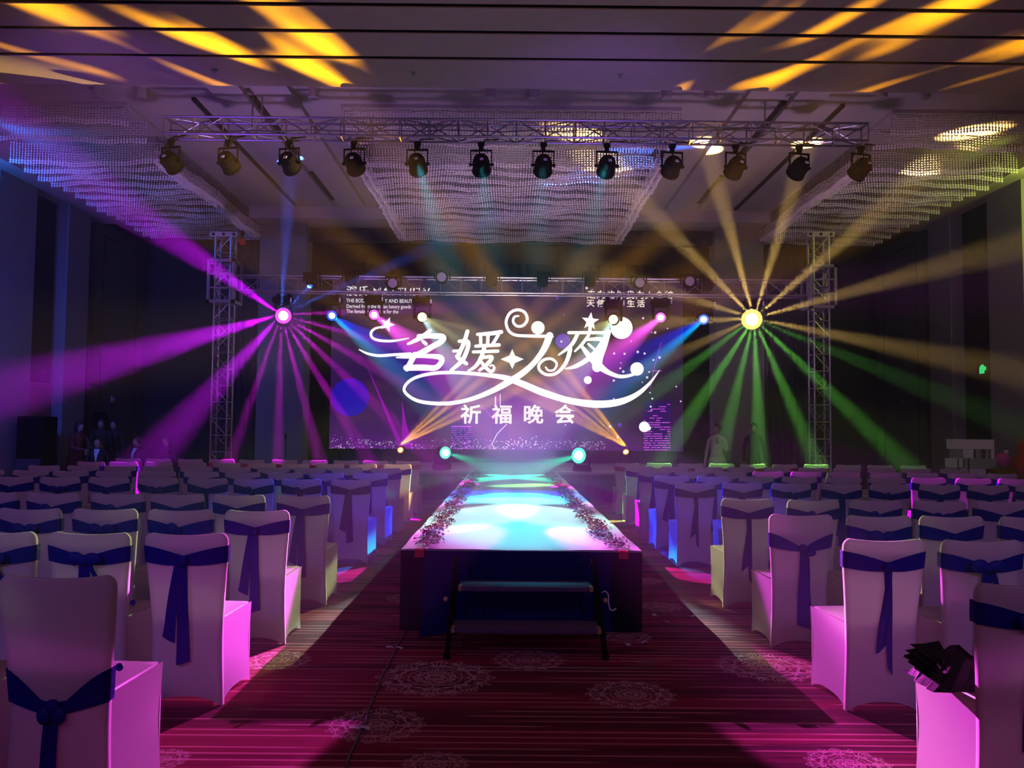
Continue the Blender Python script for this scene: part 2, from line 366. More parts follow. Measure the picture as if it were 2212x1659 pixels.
    edge = mathn(nt, 'ADD', mathn(nt, 'MULTIPLY', mathn(nt, 'COSINE', mathn(nt, 'MULTIPLY', ang, 16)), .05), .93)
    msk = mathn(nt, 'MULTIPLY', mathn(nt, 'LESS_THAN', rad, edge), lace)
    b4 = N('ShaderNodeMixRGB'); Lk(mathn(nt, 'MULTIPLY', msk, .8), b4.inputs[0]); Lk(b3.outputs[0], b4.inputs[1]); b4.inputs[2].default_value = (*srgb(205, 170, 175), 1)
    Lk(b4.outputs[0], p.inputs['Base Color'])
    return m
struct('floor', bx((-9.7, -6.2, -.12), (9.7, 24.6, 0)), carpet())

# ------------------------------------------------------------------ room shell
WX, SOF, CEIL, BY, SY = 9.6, 6.10, 6.60, 21.5, 11.05
struct('wall_left', bx((-WX-.15, -6.2, 0), (-WX, 24.6, 6.9)), M['wall'])
struct('wall_right', bx((WX, -6.2, 0), (WX+.15, 24.6, 6.9)), M['wall'])
struct('wall_rear', bx((-WX, -6.2, 0), (WX, -6.05, 6.9)), M['wall'])
struct('wall_front', bx((-WX, 24.4, 0), (WX, 24.6, 6.9)), M['black'])
mb = bx((-WX, BY, 0), (-5.2, BY+.2, 6.4)); struct('wall_front_left', mb, M['wall'])
mb = bx((5.3, BY, 0), (WX, BY+.2, 6.4)); struct('wall_front_right', mb, M['wall'])
struct('ceiling', bx((-WX, SY, CEIL), (WX, 19.1, CEIL+.1)), M['plaster'])
# near soffit: three boards per metre with dark grooves
mb = MB(); gm = MB(); ys = [SY]
for py in (128, 71, 14): ys.append(at(1106, py, 1).y*(SOF-CH)/(at(1106, py, 1).z-CH))
ys += [ys[-1]-.66*k for k in range(1, 23)]
for a, b in zip(ys, ys[1:]): mb.box((-WX, b+.045, SOF), (WX, a-(.045 if a != SY else 0), SOF+.015))
gm.box((-WX, -6.05, SOF+.13), (WX, SY-.05, SOF+.16))
struct('ceiling_soffit', mb, M['slat']); struct('trim_1', gm, M['groove'])
struct('trim_2', bx((-WX, SY-.05, SOF+.016), (WX, SY, CEIL+.1)), M['plaster'])
# far lip and soffit over the stage, side soffits
struct('trim_3', bx((-WX, 19.1, 6.33), (WX, 19.25, CEIL+.1)), M['plaster'])
struct('ceiling_far', bx((-WX, 19.25, 6.38), (WX, BY+.2, 6.5)), M['plaster'])
struct('trim_4', bx((-WX, SY, 6.15), (-8.95, 19.1, CEIL)), M['plaster'])
struct('trim_5', bx((8.95, SY, 6.15), (WX, 19.1, CEIL)), M['plaster'])
# raised bands running down the recess, each with a dark slot
for k, sx in enumerate((-1, 1)):
    ox = .2
    def X(a): return ox*.5+sx*a
    a, b = sorted((X(3.42), X(3.98))); struct('trim_%d' % (6+4*k), bx((a, SY+.8, CEIL-.10), (b, 18.7, CEIL)), M['plaster'])
    a, b = sorted((X(4.14), X(4.62))); struct('trim_%d' % (7+4*k), bx((a, SY+.8, CEIL-.10), (b, 18.7, CEIL)), M['plaster'])
    mb = MB()
    for y0, y1 in ((12.6, 15.4), (16.4, 18.4)): mb.box((min(X(3.98), X(4.14)), y0, CEIL-.03), (max(X(3.98), X(4.14)), y1, CEIL-.002))
    struct('trim_%d' % (8+4*k), mb, M['groove'])
    a, b = sorted((X(5.02), X(5.08))); struct('trim_%d' % (9+4*k), bx((a, 12.7, CEIL-.05), (b, 18.9, CEIL)), M['groove'])
# stage opening: two broad pillars, a dark header
pl, pr = at(560, 700, 20).x, at(660, 700, 20).x
struct('wall_pillar_left', bx((pl, 19.9, 0), (pr, 20.5, 6.38)), M['pillar'])
qr, ql = at(1648, 700, 20).x, at(1543, 700, 20).x
struct('wall_pillar_right', bx((ql, 19.9, 0), (qr, 20.5, 6.38)), M['pillar'])
struct('wall_header', bx((pr, 20.2, 6.05), (ql, 20.4, 6.38)), M['wall'])
# wall pillars and panels down both sides
k = 14
for sx, spec in ((-1, [(15.0, 16.2), (17.4, 18.3)]), (1, [(15.0, 16.1), (17.5, 18.4)])):
    for y0, y1 in spec:
        a, b = sorted((sx*WX, sx*(WX-.28)))
        struct('trim_%d' % k, bx((a, y0, 0), (b, y1, 6.15)), M['pillar']); k += 1
    a, b = sorted((sx*WX, sx*(WX-.12)))
    struct('trim_%d' % k, bx((a, 18.9, 0), (b, 21.45, 6.2)), M['panel']); k += 1
    mb = MB(); c, d = sorted((sx*(WX-.12), sx*(WX-.128)))
    for y in (19.25, 21.0): mb.box((c, y, .1), (d, y+.03, 5.9))
    mb.box((c, 19.25, 5.9), (d, 21.03, 5.93)); struct('trim_%d' % k, mb, M['groove']); k += 1
    a, b = sorted((sx*WX, sx*(WX-.05))); struct('baseboard_%s' % ('left' if sx < 0 else 'right'), bx((a, -6, 0), (b, 15, .15)), M['darkwood'])
def folds(x0, x1, y, z0, z1, n, amp):
    mb = MB()
    mb.grid(lambda u, v: (x0+(x1-x0)*u, y+amp*math.sin(u*n*2*math.pi)*(.5+.5*(1-v)), z0+(z1-z0)*v), n*8, 3); return mb
tag(folds(pl-1.45, pl-.05, 20.9, .02, 6.3, 9, .06).build('stage_curtain', M['curtain'], smooth=True), 'dark pleated side curtain left of the stage, beside the broad pillar', 'curtain')
tag(folds(qr+.05, qr+1.45, 20.9, .02, 6.3, 9, .06).build('stage_curtain', M['curtain'], smooth=True), 'dark pleated side curtain right of the stage, beside the broad pillar', 'curtain')
tag(folds(pr+.02, ql-.02, 24.1, .02, 6.3, 40, .05).build('backdrop_curtain', M['black'], smooth=True), 'black backdrop curtain hanging behind the big screen', 'curtain')
# ------------------------------------------------------------------ covered banquet chairs (origin: floor under the middle of the back, seat towards the stage)
def half_w(z):                                     # half width of the covered back at height z
    t = z/.93
    return .198 - .012*math.sin(math.pi*min(1, t/.85)) + .024*max(0, (t-.45)/.55)
def back_y(u, z):                                  # camera-side surface of the back: bowed, leaning back at the top
    return -.055*max(0, (z-.45)/.48) - .030*(1-u*u)*min(1, z/.5)
def hem(u): return .052*max(0, 1-abs(u)**2.6)
def cover_back():
    mb = MB(); nu, nv = 14, 18
    def pt(u, v, side):
        U = -1+2*u; v = 1-(1-v)**1.9; zt = .93; z0 = hem(U); z = z0+(zt-z0)*v
        r = .045; x = U*half_w(z)
        if z > zt-r:                               # rounded shoulders
            k = (z-(zt-r))/r; x = U*(half_w(z)-r*(1-math.sqrt(max(0, 1-k*k*.96))))
        z -= .010*(1-U*U)*v
        th = .030+.012*(1-v)
        return (x, back_y(U, z)+(th if side else 0), z)
    mb.grid(lambda u, v: pt(u, v, 0), nu, nv)
    mb.grid(lambda u, v: pt(u, v, 1), nu, nv)
    for j in range(nv):                            # sides
        for u in (0, 1):
            a, b, c, d = pt(u, j/nv, 0), pt(u, (j+1)/nv, 0), pt(u, (j+1)/nv, 1), pt(u, j/nv, 1); mb.add((a, b, c, d), [(0, 1, 2, 3)])
    for i in range(nu):
        a, b, c, d = pt(i/nu, 1, 0), pt((i+1)/nu, 1, 0), pt((i+1)/nu, 1, 1), pt(i/nu, 1, 1); mb.add((a, b, c, d), [(0, 1, 2, 3)])
    return mb
SH = .47
def cover_seat():
    mb = MB(); D = .47
    def foot(t): return .045*max(0, 1-abs(2*t-1)**2.6)
    def hw(y, z): return (.188+.02*(y/D))*(1-.05*math.sin(math.pi*min(1, z/SH))) + .012*(z > SH-.03)
    for sx in (-1, 1):
        mb.grid(lambda u, v: (sx*(hw(u*D, foot(u)+(SH-.02-foot(u))*v)-(.0 if v < 1 else .012)), .02+u*(D-.02), foot(u)+(SH-(.02 if v < 1 else .005)-foot(u))*v), 8, 8)
    mb.grid(lambda u, v: ((2*u-1)*(hw(D, .1)-(.0 if v < 1 else .012)), D-(.0 if v < 1 else .012), foot(u)+(SH-(.02 if v < 1 else .005)-foot(u))*v), 8, 8)
    mb.grid(lambda u, v: ((2*u-1)*(hw(v*D, .1)-.012), .02+v*(D-.032), SH-.005+.022*math.sin(math.pi*u)*math.sin(math.pi*min(1, .15+v*.8))), 8, 8)
    return mb
def band(zt, zb, dip, pinch):
    "sash wrapped round the back; dips and gathers towards the knot"
    mb = MB()
    def f(u, v):
        U = -1+2*u; g = (1-abs(U))**1.3
        top = zt-dip*g; bot = zb-dip*g*.25-.008*math.sin(math.pi*abs(U)); top = max(top, bot+pinch)
        z = bot+(top-bot)*v
        return (U*(half_w(z)+.004), back_y(U, z)-.007-.006*g, z)
    mb.grid(f, 16, 4)
    for s in (-1, 1):
        mb.grid(lambda u, v: (s*(half_w(zb+(zt-zb)*v)+.004), back_y(1, zb+(zt-zb)*v)-.007+.055*u, zb+(zt-zb)*v), 2, 4)
    mb.grid(lambda u, v: ((2*u-1)*(half_w(zb)+.004), back_y(2*u-1, zb+(zt-zb)*v)+.048, zb+(zt-zb)*v), 8, 2)
    return mb
def ribbon(x0, z0, x1, z1, w0, w1, amp=.006, slant=0, y0=-.03):
    mb = MB()
    def f(u, v, th):
        z = z0+(z1-z0)*v + slant*(u-.5)*v
        x = x0+(x1-x0)*v+(u-.5)*(w0+(w1-w0)*v)
        yb = back_y(max(-1, min(1, x/.2)), z)
        return (x, yb-.012-th-y0*0-abs(amp)*(1+math.sin(u*5+v*6+x0*40)), z)
    mb.grid(lambda u, v: f(u, v, 0), 4, 10); mb.grid(lambda u, v: f(u, v, .004), 4, 10)
    return mb
def loop(s, x, z, w, h):
    mb = MB(); yb = back_y(0, z)-.03
    mb.ball((x+s*w*.55, yb, z), 1, 10, (w*.6, .014, h*.5)); return mb
PROTO = {}
def proto(kind):
    root = bpy.data.objects.new('banquet_chair', None); root.empty_display_size = .1; col.objects.link(root)
    cover_back().build('back_cover', M['cover'], root, smooth=True)
    cover_seat().build('seat_cover', M['cover'], root, smooth=True)
    sm = M['redsash'] if kind == 'red' else M['sash']
    zt, zb, dip, pin = {'a': (.865, .775, .05, .03), 'b': (.865, .775, .055, .028), 'c': (.86, .775, .06, .03), 'd': (.57, .44, .17, .05),
                        'e': (.80, .70, .10, .03), 'red': (.865, .79, .03, .04), 'f': (.86, .77, .05, .03)}[kind]
    b = band(zt, zb, dip, pin).build('sash', sm, root, smooth=True)
    kz = zb+.010-dip*.25+pin/2
    k = MB(); k.ball((0, back_y(0, kz)-.022, kz), 1, 10, (.030, .020, .030)); k.build('knot', sm, b, smooth=True)
    def tail(*a, **q): ribbon(*a, **q).build('tail', sm, b, smooth=True)
    if kind == 'a': tail(-.005, kz, -.005, .235, .05, .075, slant=.02); tail(-.03, kz, -.085, .36, .03, .07, slant=-.03)
    if kind == 'b': tail(.0, kz, .03, .22, .045, .028, amp=.004, slant=-.04); tail(.01, kz, -.02, .34, .03, .06, slant=.05)
    if kind == 'c':
        for s, h in ((-1, .075), (1, .065)): loop(s, 0, kz+.012, .085, h).build('bow_loop', sm, b, smooth=True)
        tail(.0, kz, -.01, .30, .055, .075, slant=.02); tail(.02, kz, .07, .66, .03, .04, slant=-.03)
    if kind == 'd':
        for s in (-1, 1): loop(s, 0, kz-.03, .05, .07).build('bow_loop', sm, b, smooth=True)
        tail(0, kz, -.03, .05, .05, .075, slant=.02)
    if kind == 'e':
        tail(.0, kz, .02, .15, .04, .095, slant=-.03); tail(.03, kz, .055, .30, .02, .03, slant=-.05); loop(1, .02, kz-.03, .06, .05).build('bow_loop', sm, b, smooth=True)
    if kind == 'red': tail(.0, kz, -.01, .55, .04, .07, slant=.03); loop(1, .01, kz-.05, .05, .09).build('bow_loop', sm, b, smooth=True)
    if kind == 'f': loop(-1, 0, kz+.02, .07, .08).build('bow_loop', sm, b, smooth=True); tail(.0, kz, -.02, .40, .06, .09, slant=.03)
    return root
used = set()
ORD = ['first', 'second', 'third', 'fourth', 'fifth', 'sixth', 'seventh', 'eighth', 'ninth', 'tenth', 'eleventh', 'twelfth']
ROWN = ['nearest row', 'second row', 'third row', 'fourth row', 'first row past cross aisle', 'second row past cross aisle',
        'third row past cross aisle', 'last but one row', 'farthest row']
def chair(x, y, kind, row, side, seat, rz=0):
    if kind not in PROTO: PROTO[kind] = proto(kind)
    r = PROTO[kind]
    if kind in used: r = copy_tree(r)
    used.add(kind)
    r.location = (x, y, 0); r.rotation_euler = (0, 0, rz)
    colr = 'red' if kind == 'red' else 'blue'
    place = 'beside the runway' if seat == 0 else ORD[seat]+' from runway'
    tag(r, 'white covered chair with %s sash, %s, %s block, %s' % (colr, ROWN[row], side, place), 'chair', 'covered chairs in the %s block' % side)
    r['label'] = 'white chair, %s sash, %s block, %s, %s' % (colr, side, ROWN[row], place)
    return r
ROWD = [3.27, 4.56, 5.84, 7.13, 9.32, 10.62, 11.92, 13.24, 14.55]
LEFT = {  # centre pixel of each back's top edge, from the runway outwards
    0: (1240, [132, -158]), 1: (1150, [407, 199, -4]), 2: (1098, [559, 393, 231, 71, -95]),
    3: (1066, [658.5, 519.7, 386, 255.7, 117, -18]), 4: (1032, [759.5, 651.4, 549.5, 450, 341.5, 235, 130, 28.5, -75]),
    5: (1016, [800, 706.7, 618, 527, 436.7, 341, 248, 156.5, 65, -28]),
    6: (1006, [833, 749.7, 671, 590.9, 509, 425, 343.4, 260.5, 179.5, 99]),
    7: (997, [859.5, 784.5, 713.5, 640.5, 567.8, 491.3, 418, 342.7, 269.4, 197]),
    8: (990, [881, 812.5, 748, 681, 614.8, 544.8, 478.7, 411.5, 342.7, 277])}
RIGHT = {
    0: (1263, [2222]), 1: (1168, [1905, 2115.5, 2325]), 2: (1112, [1730, 1893, 2051, 2224]),
    3: (1080, [1615, 1752, 1890, 2023, 2158, 2290]), 4: (1041, [1499.6, 1604, 1709, 1814.6, 1920.7, 2028, 2132, 2239]),
    5: (1025, [1450, 1541.5, 1634.8, 1726, 1821, 1914, 2006, 2099, 2194]),
    6: (1014, [1412.5, 1494, 1577, 1658, 1741, 1824, 1911, 1992.7, 2077, 2161]),
    7: (1005, [1380.8, 1456, 1529.8, 1602, 1678.5, 1753.4, 1829.5, 1904.7, 1979.5, 2058]),
    8: (998, [1355, 1422.4, 1491.8, 1557.9, 1624.5, 1695, 1764, 1833.5, 1901, 1972.8])}
rr = random.Random(3)
FIX = {('left', 0, 0): 'd', ('left', 1, 0): 'a', ('left', 1, 1): 'c', ('left', 2, 0): 'a', ('left', 2, 1): 'f', ('left', 2, 2): 'c', ('left', 3, 0): 'a', ('left', 4, 0): 'a',
       ('right', 1, 0): 'b', ('right', 2, 0): 'e', ('right', 3, 0): 'b', ('right', 4, 0): 'b', ('right', 1, 1): 'c', ('right', 2, 1): 'c', ('right', 0, 0): 'c',
       ('right', 3, 1): 'f', ('left', 1, 2): 'c'}
for side, rows in (('left', LEFT), ('right', RIGHT)):
    for row, (py, xs) in rows.items():
        for s, px in enumerate(xs):
            Y = ROWD[row]
            x = at(px, py, Y).x
            kind = FIX.get((side, row, s)) or ('red' if row == 8 else rr.choice('acbf' if row < 5 else 'acf'))
            chair(x, Y+.02+rr.uniform(-.03, .03)*(row > 1), kind, row, side, s, rr.uniform(-.035, .035) if row else (0.0 if side == 'left' else .02))
# ------------------------------------------------------------------ lighting trusses
def box_truss(root, p0, p1, w, h, n, name='chord', r=.020, seg=None):
    "square truss from p0 to p1 (bottom centre line), along X or Z"
    p0, p1 = Vector(p0), Vector(p1); d = (p1-p0); Ln = d.length; d.normalize()
    if abs(d.z) > .5: a, b = Vector((1, 0, 0)), Vector((0, 1, 0))
    else: a, b = Vector((0, 1, 0)), Vector((0, 0, 1))
    cs = [a*w*sa/2+b*h*sb/2 for sa, sb in ((-1, -1), (1, -1), (1, 1), (-1, 1))]
    for c in cs: m = MB(); m.tube(p0+c, p1+c, r, 8); m.build(name, M['metal'], root)
    m = MB()
    for k in range(n+1):
        q = p0+d*Ln*k/n
        for i in range(4): m.tube(q+cs[i], q+cs[(i+1) % 4], r*.5, 5)
        if k < n:
            q2 = p0+d*Ln*(k+1)/n
            for i in range(4):
                s_, e_ = (i, (i+1) % 4) if (k+i) % 2 else ((i+1) % 4, i)
                m.tube(q+cs[s_], q2+cs[e_], r*.5, 5)
    m.build('bracing', M['metal'], root)
# front bar: runs across the hall over the seats, hung from the ceiling
A0, A1 = at(362, 276, 12.4), at(1868, 288, 12.4)
fz = (at(1106, 284, 12.4).z)
ft = thing('lighting_truss', 'long aluminium truss bar hung under the ceiling, carrying a row of dark lamps', 'truss', ((A0.x+A1.x)/2, 12.4, fz))
hx = (A1.x-A0.x)/2
box_truss(ft, (-hx, 0, 0), (hx, 0, 0), .26, .26, 24)
for px in (563, 1652):
    x = at(px, 230, 12.4).x-ft.location.x
    for dx in ((-.12, .02) if px < 900 else (0,)):
        m = MB(); m.tube((x+dx, 0, .13), (x+dx, 0, CEIL-fz-.03), .014, 6); m.lathe([(.08, CEIL-fz-.03), (.08, CEIL-fz)], 12, Matrix.Translation((x+dx, 0, 0))); m.build('hanger', M['steel'], ft)
def par_can(loc, rz, tilt, label, s=1.0):
    t = thing('stage_lamp', label, 'spotlight', loc, rz, 'lamps on the front truss bar')
    m = MB(); m.box((-.03*s, -.03*s, -.10*s), (.03*s, .03*s, .01*s)); m.tube((-.05*s, 0, -.02), (.05*s, 0, -.02), .03*s, 8); m.build('clamp', M['blackpl'], t)
    m = MB(); h = -.36*s; q = .165*s
    m.box((-q, -.018*s, -.125*s), (q, .018*s, -.105*s)); m.box((-q, -.018*s, h), (-q+.014*s, .018*s, -.105*s)); m.box((q-.014*s, -.018*s, h), (q, .018*s, -.105*s))
    m.build('yoke', M['blackpl'], t)
    mx = Matrix.Translation((0, 0, -.33*s)) @ Matrix.Rotation(tilt, 4, 'X')
    m = MB(); m.lathe([(.0, -.17*s), (.06*s, -.165*s), (.105*s, -.13*s), (.13*s, -.06*s), (.135*s, .10*s), (.145*s, .11*s), (.145*s, .14*s), (.12*s, .14*s)], 18, mx)
    for sg in (-1, 1): m.tube((sg*.125*s, 0, -.33*s), (sg*.185*s, 0, -.33*s), .022*s, 8)
    m.build('housing', M['blackpl'], t, smooth=False)
    m = MB(); m.box((-.028*s, -.02*s, -.176*s), (.022*s, .02*s, -.166*s), mx @ Matrix.Translation((.02*s, .055*s, .0))); m.build('label_plate', M['white'], t)
    m = MB(); m.path([(.0, .0, -.30*s), (-.02*s, -.10*s, -.22*s), (-.03*s, -.06*s, -.08*s), (.06*s, -.03*s, .04*s), (.26*s, 0, .05*s)], .010*s, 5); m.build('power_cord', M['blackpl'], t)
    return t
PX = [(370, 276), (494, 283), (626, 284), (766, 288), (902, 288), (1040, 290), (1174, 292), (1311, 292), (1452, 294), (1589, 297), (1726, 298), (1859, 297)]
for i, (x, y) in enumerate(PX):
    p = at(x, 300, 12.4); p.z = fz-.185
    lab = 'black lamp at the left end of the front truss bar' if i == 0 else 'black lamp at the right end of the front truss bar' if i == 11 else \
        ('black lamp on the front truss bar, %s from its left end' % ORD[i]) if i < 6 else ('black lamp on the front truss bar, %s from its right end' % ORD[11-i])
    par_can(p, (i-5.5)*.05, R(-118), lab, 1.0)
m = MB()
m.path([(p[0], p[1], p[2]) for p in [at(x, 281+((i*37) % 5), 12.25) for i, x in enumerate(range(366, 1860, 60))]], .009, 5)
tag(m.build('truss_cable', M['cable']), 'dark power cable running along the front truss bar', 'cable')

# stage goal-post: two towers and a span
span_z = at(1106, 619, TY).z
towers = []
for k, (px, py, side) in enumerate(((481, 800, 'left'), (1770, 800, 'right'))):
    c = at(px, py, TY); topz = at(px, 515, TY).z
    t = thing('truss_tower', 'aluminium lattice tower standing %s of the stage behind the last chairs' % side, 'truss', (c.x, TY, 0))
    box_truss(t, (0, 0, .03), (0, 0, topz), .30, .30, 16, 'leg', .024)
    bx((-.35, -.35, 0), (.35, .35, .03)).build('base_plate', M['steel'], t)
    m = bx((-.27, -.16, topz), (.27, .16, topz+.10)); m.build('head_block', M['steel'], t)
    m = MB()
    for dx in (-.2, 0, .2): m.tube((dx, -.17, topz+.05), (dx, -.15, topz+.05), .03, 10)
    m.build('pulley', M['blackpl'], t)
    sl = MB(); z0, z1 = span_z-.38, span_z+.42
    for z in (z0, z1): sl.box((-.27, -.27, z-.03), (.27, -.21, z+.03)); sl.box((-.27, .21, z-.03), (.27, .27, z+.03)); sl.box((-.27, -.27, z-.03), (-.21, .27, z+.03)); sl.box((.21, -.27, z-.03), (.27, .27, z+.03))
    for a in (-.24, .24):
        for b in (-.24, .24): sl.box((a-.025, b-.025, z0), (a+.025, b+.025, z1))
    for z in (z0+.25, z0+.52): sl.box((-.24, -.25, z), (.24, -.23, z+.03))
    sl.build('sleeve_block', M['metal'], t)
    towers.append(c.x)
st = thing('stage_truss', 'wide aluminium truss span joining the two towers above the stage front', 'truss', (0, TY, span_z))
box_truss(st, (towers[0]+.28, 0, 0), (towers[1]-.28, 0, 0), .28, .30, 28)
hm = thing('chain_hoist', 'small dark red chain hoist hanging at the top of the left tower', 'hoist', at(523, 522, TY-.05))
m = MB(); m.ball((0, 0, 0), .075, 12); m.build('motor', mat('hoist_red', (.35, .02, .01), .5), hm, smooth=True)
m = MB(); m.tube((0, 0, .06), (0, 0, .20), .012, 5); m.box((-.03, -.03, .12), (.03, .03, .2)); m.build('hook', M['blackpl'], hm)

def moving_head(name, head_at, aim, colour, strength, label, hang=True, group='moving head lights on the stage truss', ls=.075, base_z=None):
    "head_at: lens position; aim: direction of the lens"
    aim = Vector(aim).normalized(); c = Vector(head_at)-aim*.17
    t = thing(name, label, 'stage light', c, 0, group); sg = 1 if hang else -1
    m = MB(); m.box((-.19, -.15, sg*.30-.06), (.19, .15, sg*.30+.06)); m.build('base', M['blackpl'], t, bevel=.012)
    if hang:
        m = MB()
        for dx in (-.11, .11): m.tube((dx, 0, .36), (dx, 0, max(.42, span_z-.15-c.z)), .018, 6); m.box((dx-.03, -.035, .36), (dx+.03, .035, .46))
        m.box((-.14, -.03, .36), (.14, .03, .385)); m.build('clamp', M['blackpl'], t)
        m = MB(); m.box((.17, -.155, .25), (.20, -.152, .33)); m.build('label_plate', M['white'], t)
    m = MB()
    for sx in (-1, 1): m.box((sx*.155-.02, -.055, min(-.04*sg, sg*.24)), (sx*.155+.02, .055, max(-.04*sg, sg*.24)))
    m.v += []; m.box((-.135, -.055, min(sg*.20, sg*.24)), (.135, .055, max(sg*.20, sg*.24)))
    m.build('yoke', M['blackpl'], t, bevel=.01)
    q = aim.to_track_quat('Z', 'Y').to_matrix().to_4x4()
    m = MB(); m.lathe([(.03, -.17), (.09, -.16), (.125, -.10), (.125, .06), (.11, .13), (.095, .16), (.085, .165)], 16, q)
    hd = m.build('lamp_head', M['blackpl'], t, smooth=True)
    m = MB(); m.lathe([(.0, .172), (ls, .172), (ls*.8, .178), (0, .184)], 20, q); m.build('lens', emit('lamp_glow', tuple(.5+.5*c_ for c_ in colour), 5), hd)
    m = MB(); m.lathe([(ls, .160), (ls*1.5, .158), (ls*1.55, .168), (ls, .174)], 20, q); m.build('halo_ring', emit('halo_glow', tuple(c_**1.6 for c_ in colour), 1.4), hd)  # emissive ring added as the coloured halo round the lens
    return t
def aim_cam(p, up=0, sx=0): return Vector((-p.x*.9+sx, -14, 0-(p.z-1.5)+up))
data = [('magenta', (1, .25, .95), 40, 'far left moving head, glaring magenta star of beams, near the left tower', .10),
        ('blue', (.10, .25, 1), 40, 'moving head with blue beam, second from the left tower', .065),
        ('pink', (1, .30, .95), 40, 'moving head with pink beam, third from the left tower', .065),
        ('white', (1, .98, .75), 25, 'moving head with small pale yellow beam above the first title character', .06),
        ('white_r', (1, .98, .80), 30, 'moving head with white beam, above the last title character', .06),
        ('pink_r', (1, .35, 1), 45, 'moving head with pink beam, third from the right tower', .065),
        ('blue_r', (.15, .35, 1), 45, 'moving head with blue beam, second from the right tower', .065),
        ('amber', (1, .85, .35), 60, 'far right moving head, glaring yellow star of amber and green beams', .13)]
for k, c, s_, lab, ls in data:
    p = HP[k]; moving_head('moving_head_light', p, aim_cam(p), c, s_, lab, True, ls=ls)
# dark fixtures sitting inside the span
DF = [(757, 603), (850, 616), (955, 603), (1062, 606), (1172, 605), (1275, 606), (1380, 615), (1487, 612), (1530, 614), (673, 608)]
for i, (x, y) in enumerate(sorted(DF)):
    p = at(x, y-2, TY-.30)
    front = i in (2, 3, 7, 8)
    t = thing('truss_lamp', 'unlit dark lamp inside the stage truss, %s from the left' % ORD[i], 'spotlight', p, 0, 'unlit lamps inside the stage truss')
    m = MB(); q = Matrix.Rotation(R(90 if front else 35), 4, 'X')
    m.lathe([(.04, -.14), (.10, -.12), (.115, 0), (.12, .12), (.10, .125)], 16, q); m.build('housing', M['blackpl'], t, smooth=True)
    m = MB(); m.box((-.16, -.02, .13), (.16, .02, .16)); m.box((-.16, -.02, -.02), (-.14, .02, .15)); m.box((.14, -.02, -.02), (.16, .02, .15)); m.build('yoke', M['blackpl'], t)
    if front: m = MB(); m.lathe([(0, .126), (.09, .126), (.09, .13)], 16, q); m.build('lens', M['steel'], t)
# floor heads on the stage
stage_heads = [(gl, (.55, -1, .0), (.25, 1, .75), 40, 'green moving head standing left of the runway on the stage edge', .085, .60),
               (gr, (-.6, -1, .1), (.25, 1, .80), 60, 'green moving head standing right of the runway on the stage edge', .11, .60),
               (fa_l, (-.1, -1, .3), (1, .62, .12), 25, 'small amber head at the foot of the screen, left', .05, .60),
               (fa_r, (-.5, -1, .6), (1, .62, .12), 25, 'small amber head at the foot of the screen, right', .05, .60)]
for p, a, c, s_, lab, ls, bz in stage_heads:
    t = moving_head('floor_moving_head', p, a, c, s_, lab, False, 'moving heads standing on the stage', ls=ls)
    dz = (t.location.z-.36)-bz
    if dz > .02:
        m = bx((-.16, -.12, -.36-dz), (.16, .12, -.36)); m.build('riser_case', M['blackpl'], t)

# ------------------------------------------------------------------ bead chandeliers
def chandelier(label, x0, x1, inner, y_rows, zb, top, skirt):
    t = thing('bead_chandelier', label, 'chandelier', ((x0+x1)/2, 15.5, top)); cx = (x0+x1)/2
    m = bx((x0-cx, y_rows[0]-15.5-.05, -.06), (x1-cx, y_rows[-1]-15.5+.05, 0)); m.build('ceiling_plate', M['plaster'], t)
    rnd = random.Random(int(x0*10))
    def row(xa, xb, y, z, n_b, pitch=.05, ydir=None):
        m = MB(); n = int(abs(xb-xa)/pitch) if ydir is None else int(abs(ydir[1]-ydir[0])/pitch)
        for i in range(n+1):
            if ydir is None: x, yy = xa+(xb-xa)*i/n, y
            else: x, yy = xa, ydir[0]+(ydir[1]-ydir[0])*i/n
            zz = z-.03*math.sin(i*.11+y*3)-.012*math.sin(i*.37)
            X, Y = x-cx, yy-15.5
            a = .005
            a = .007; m.add([(X-a, Y, -.05), (X+a, Y, -.05), (X+a, Y, zz-top), (X-a, Y, zz-top)], [(0, 1, 2, 3)])
            for b in range(n_b):
                zc = zz-top+b*.042+rnd.uniform(-.005, .005); r = .023 if b < 2 else .012
                m.add([(X, Y, zc+r*1.4), (X+r, Y, zc), (X, Y-r, zc), (X-r, Y, zc), (X, Y+r, zc), (X, Y, zc-r*1.4)],
                      [(0, 1, 2), (0, 2, 3), (0, 3, 4), (0, 4, 1), (5, 2, 1), (5, 3, 2), (5, 4, 3), (5, 1, 4)])
        o = m.build('bead_row', M['bead'], t); o.data.materials.append(M['strand'])
        for p in o.data.polygons: p.material_index = 1 if len(p.vertices) == 4 else 0
        return o
    for k, y in enumerate(y_rows):
        z = zb + skirt[k] if k < len(skirt) else zb
        row(x0, x1, y, z, 9 if k < len(skirt)+1 else 5, .05)
    for sx, xx in inner:
        for q in range(2): row(xx-sx*.12*q, 0, 0, zb+.02+.0*q, 7, .06, (y_rows[2], y_rows[-1]))
    return t
zb = 6.04
rows_y = [12.95, 13.6] + [14.3+.44*k for k in range(14)]
sk = [.22, .17, .0]
wl = at(770, 355, 14.3).x; wr = at(1437, 357, 14.3).x
chandelier('wide bead curtain chandelier over the middle of the hall', wl, wr, [(-1, wl), (1, wr)], rows_y, zb, CEIL, sk)
il = at(352, 345, 14.3).x; ol = -8.72
chandelier('bead curtain chandelier at the left side, glinting blue', ol, il, [(1, il)], rows_y, zb, CEIL, sk)
ir = at(1850, 360, 14.3).x; orr = 8.82
chandelier('bead curtain chandelier at the right side, dim grey and yellow', ir, orr, [(-1, ir)], rows_y, zb, CEIL, sk)
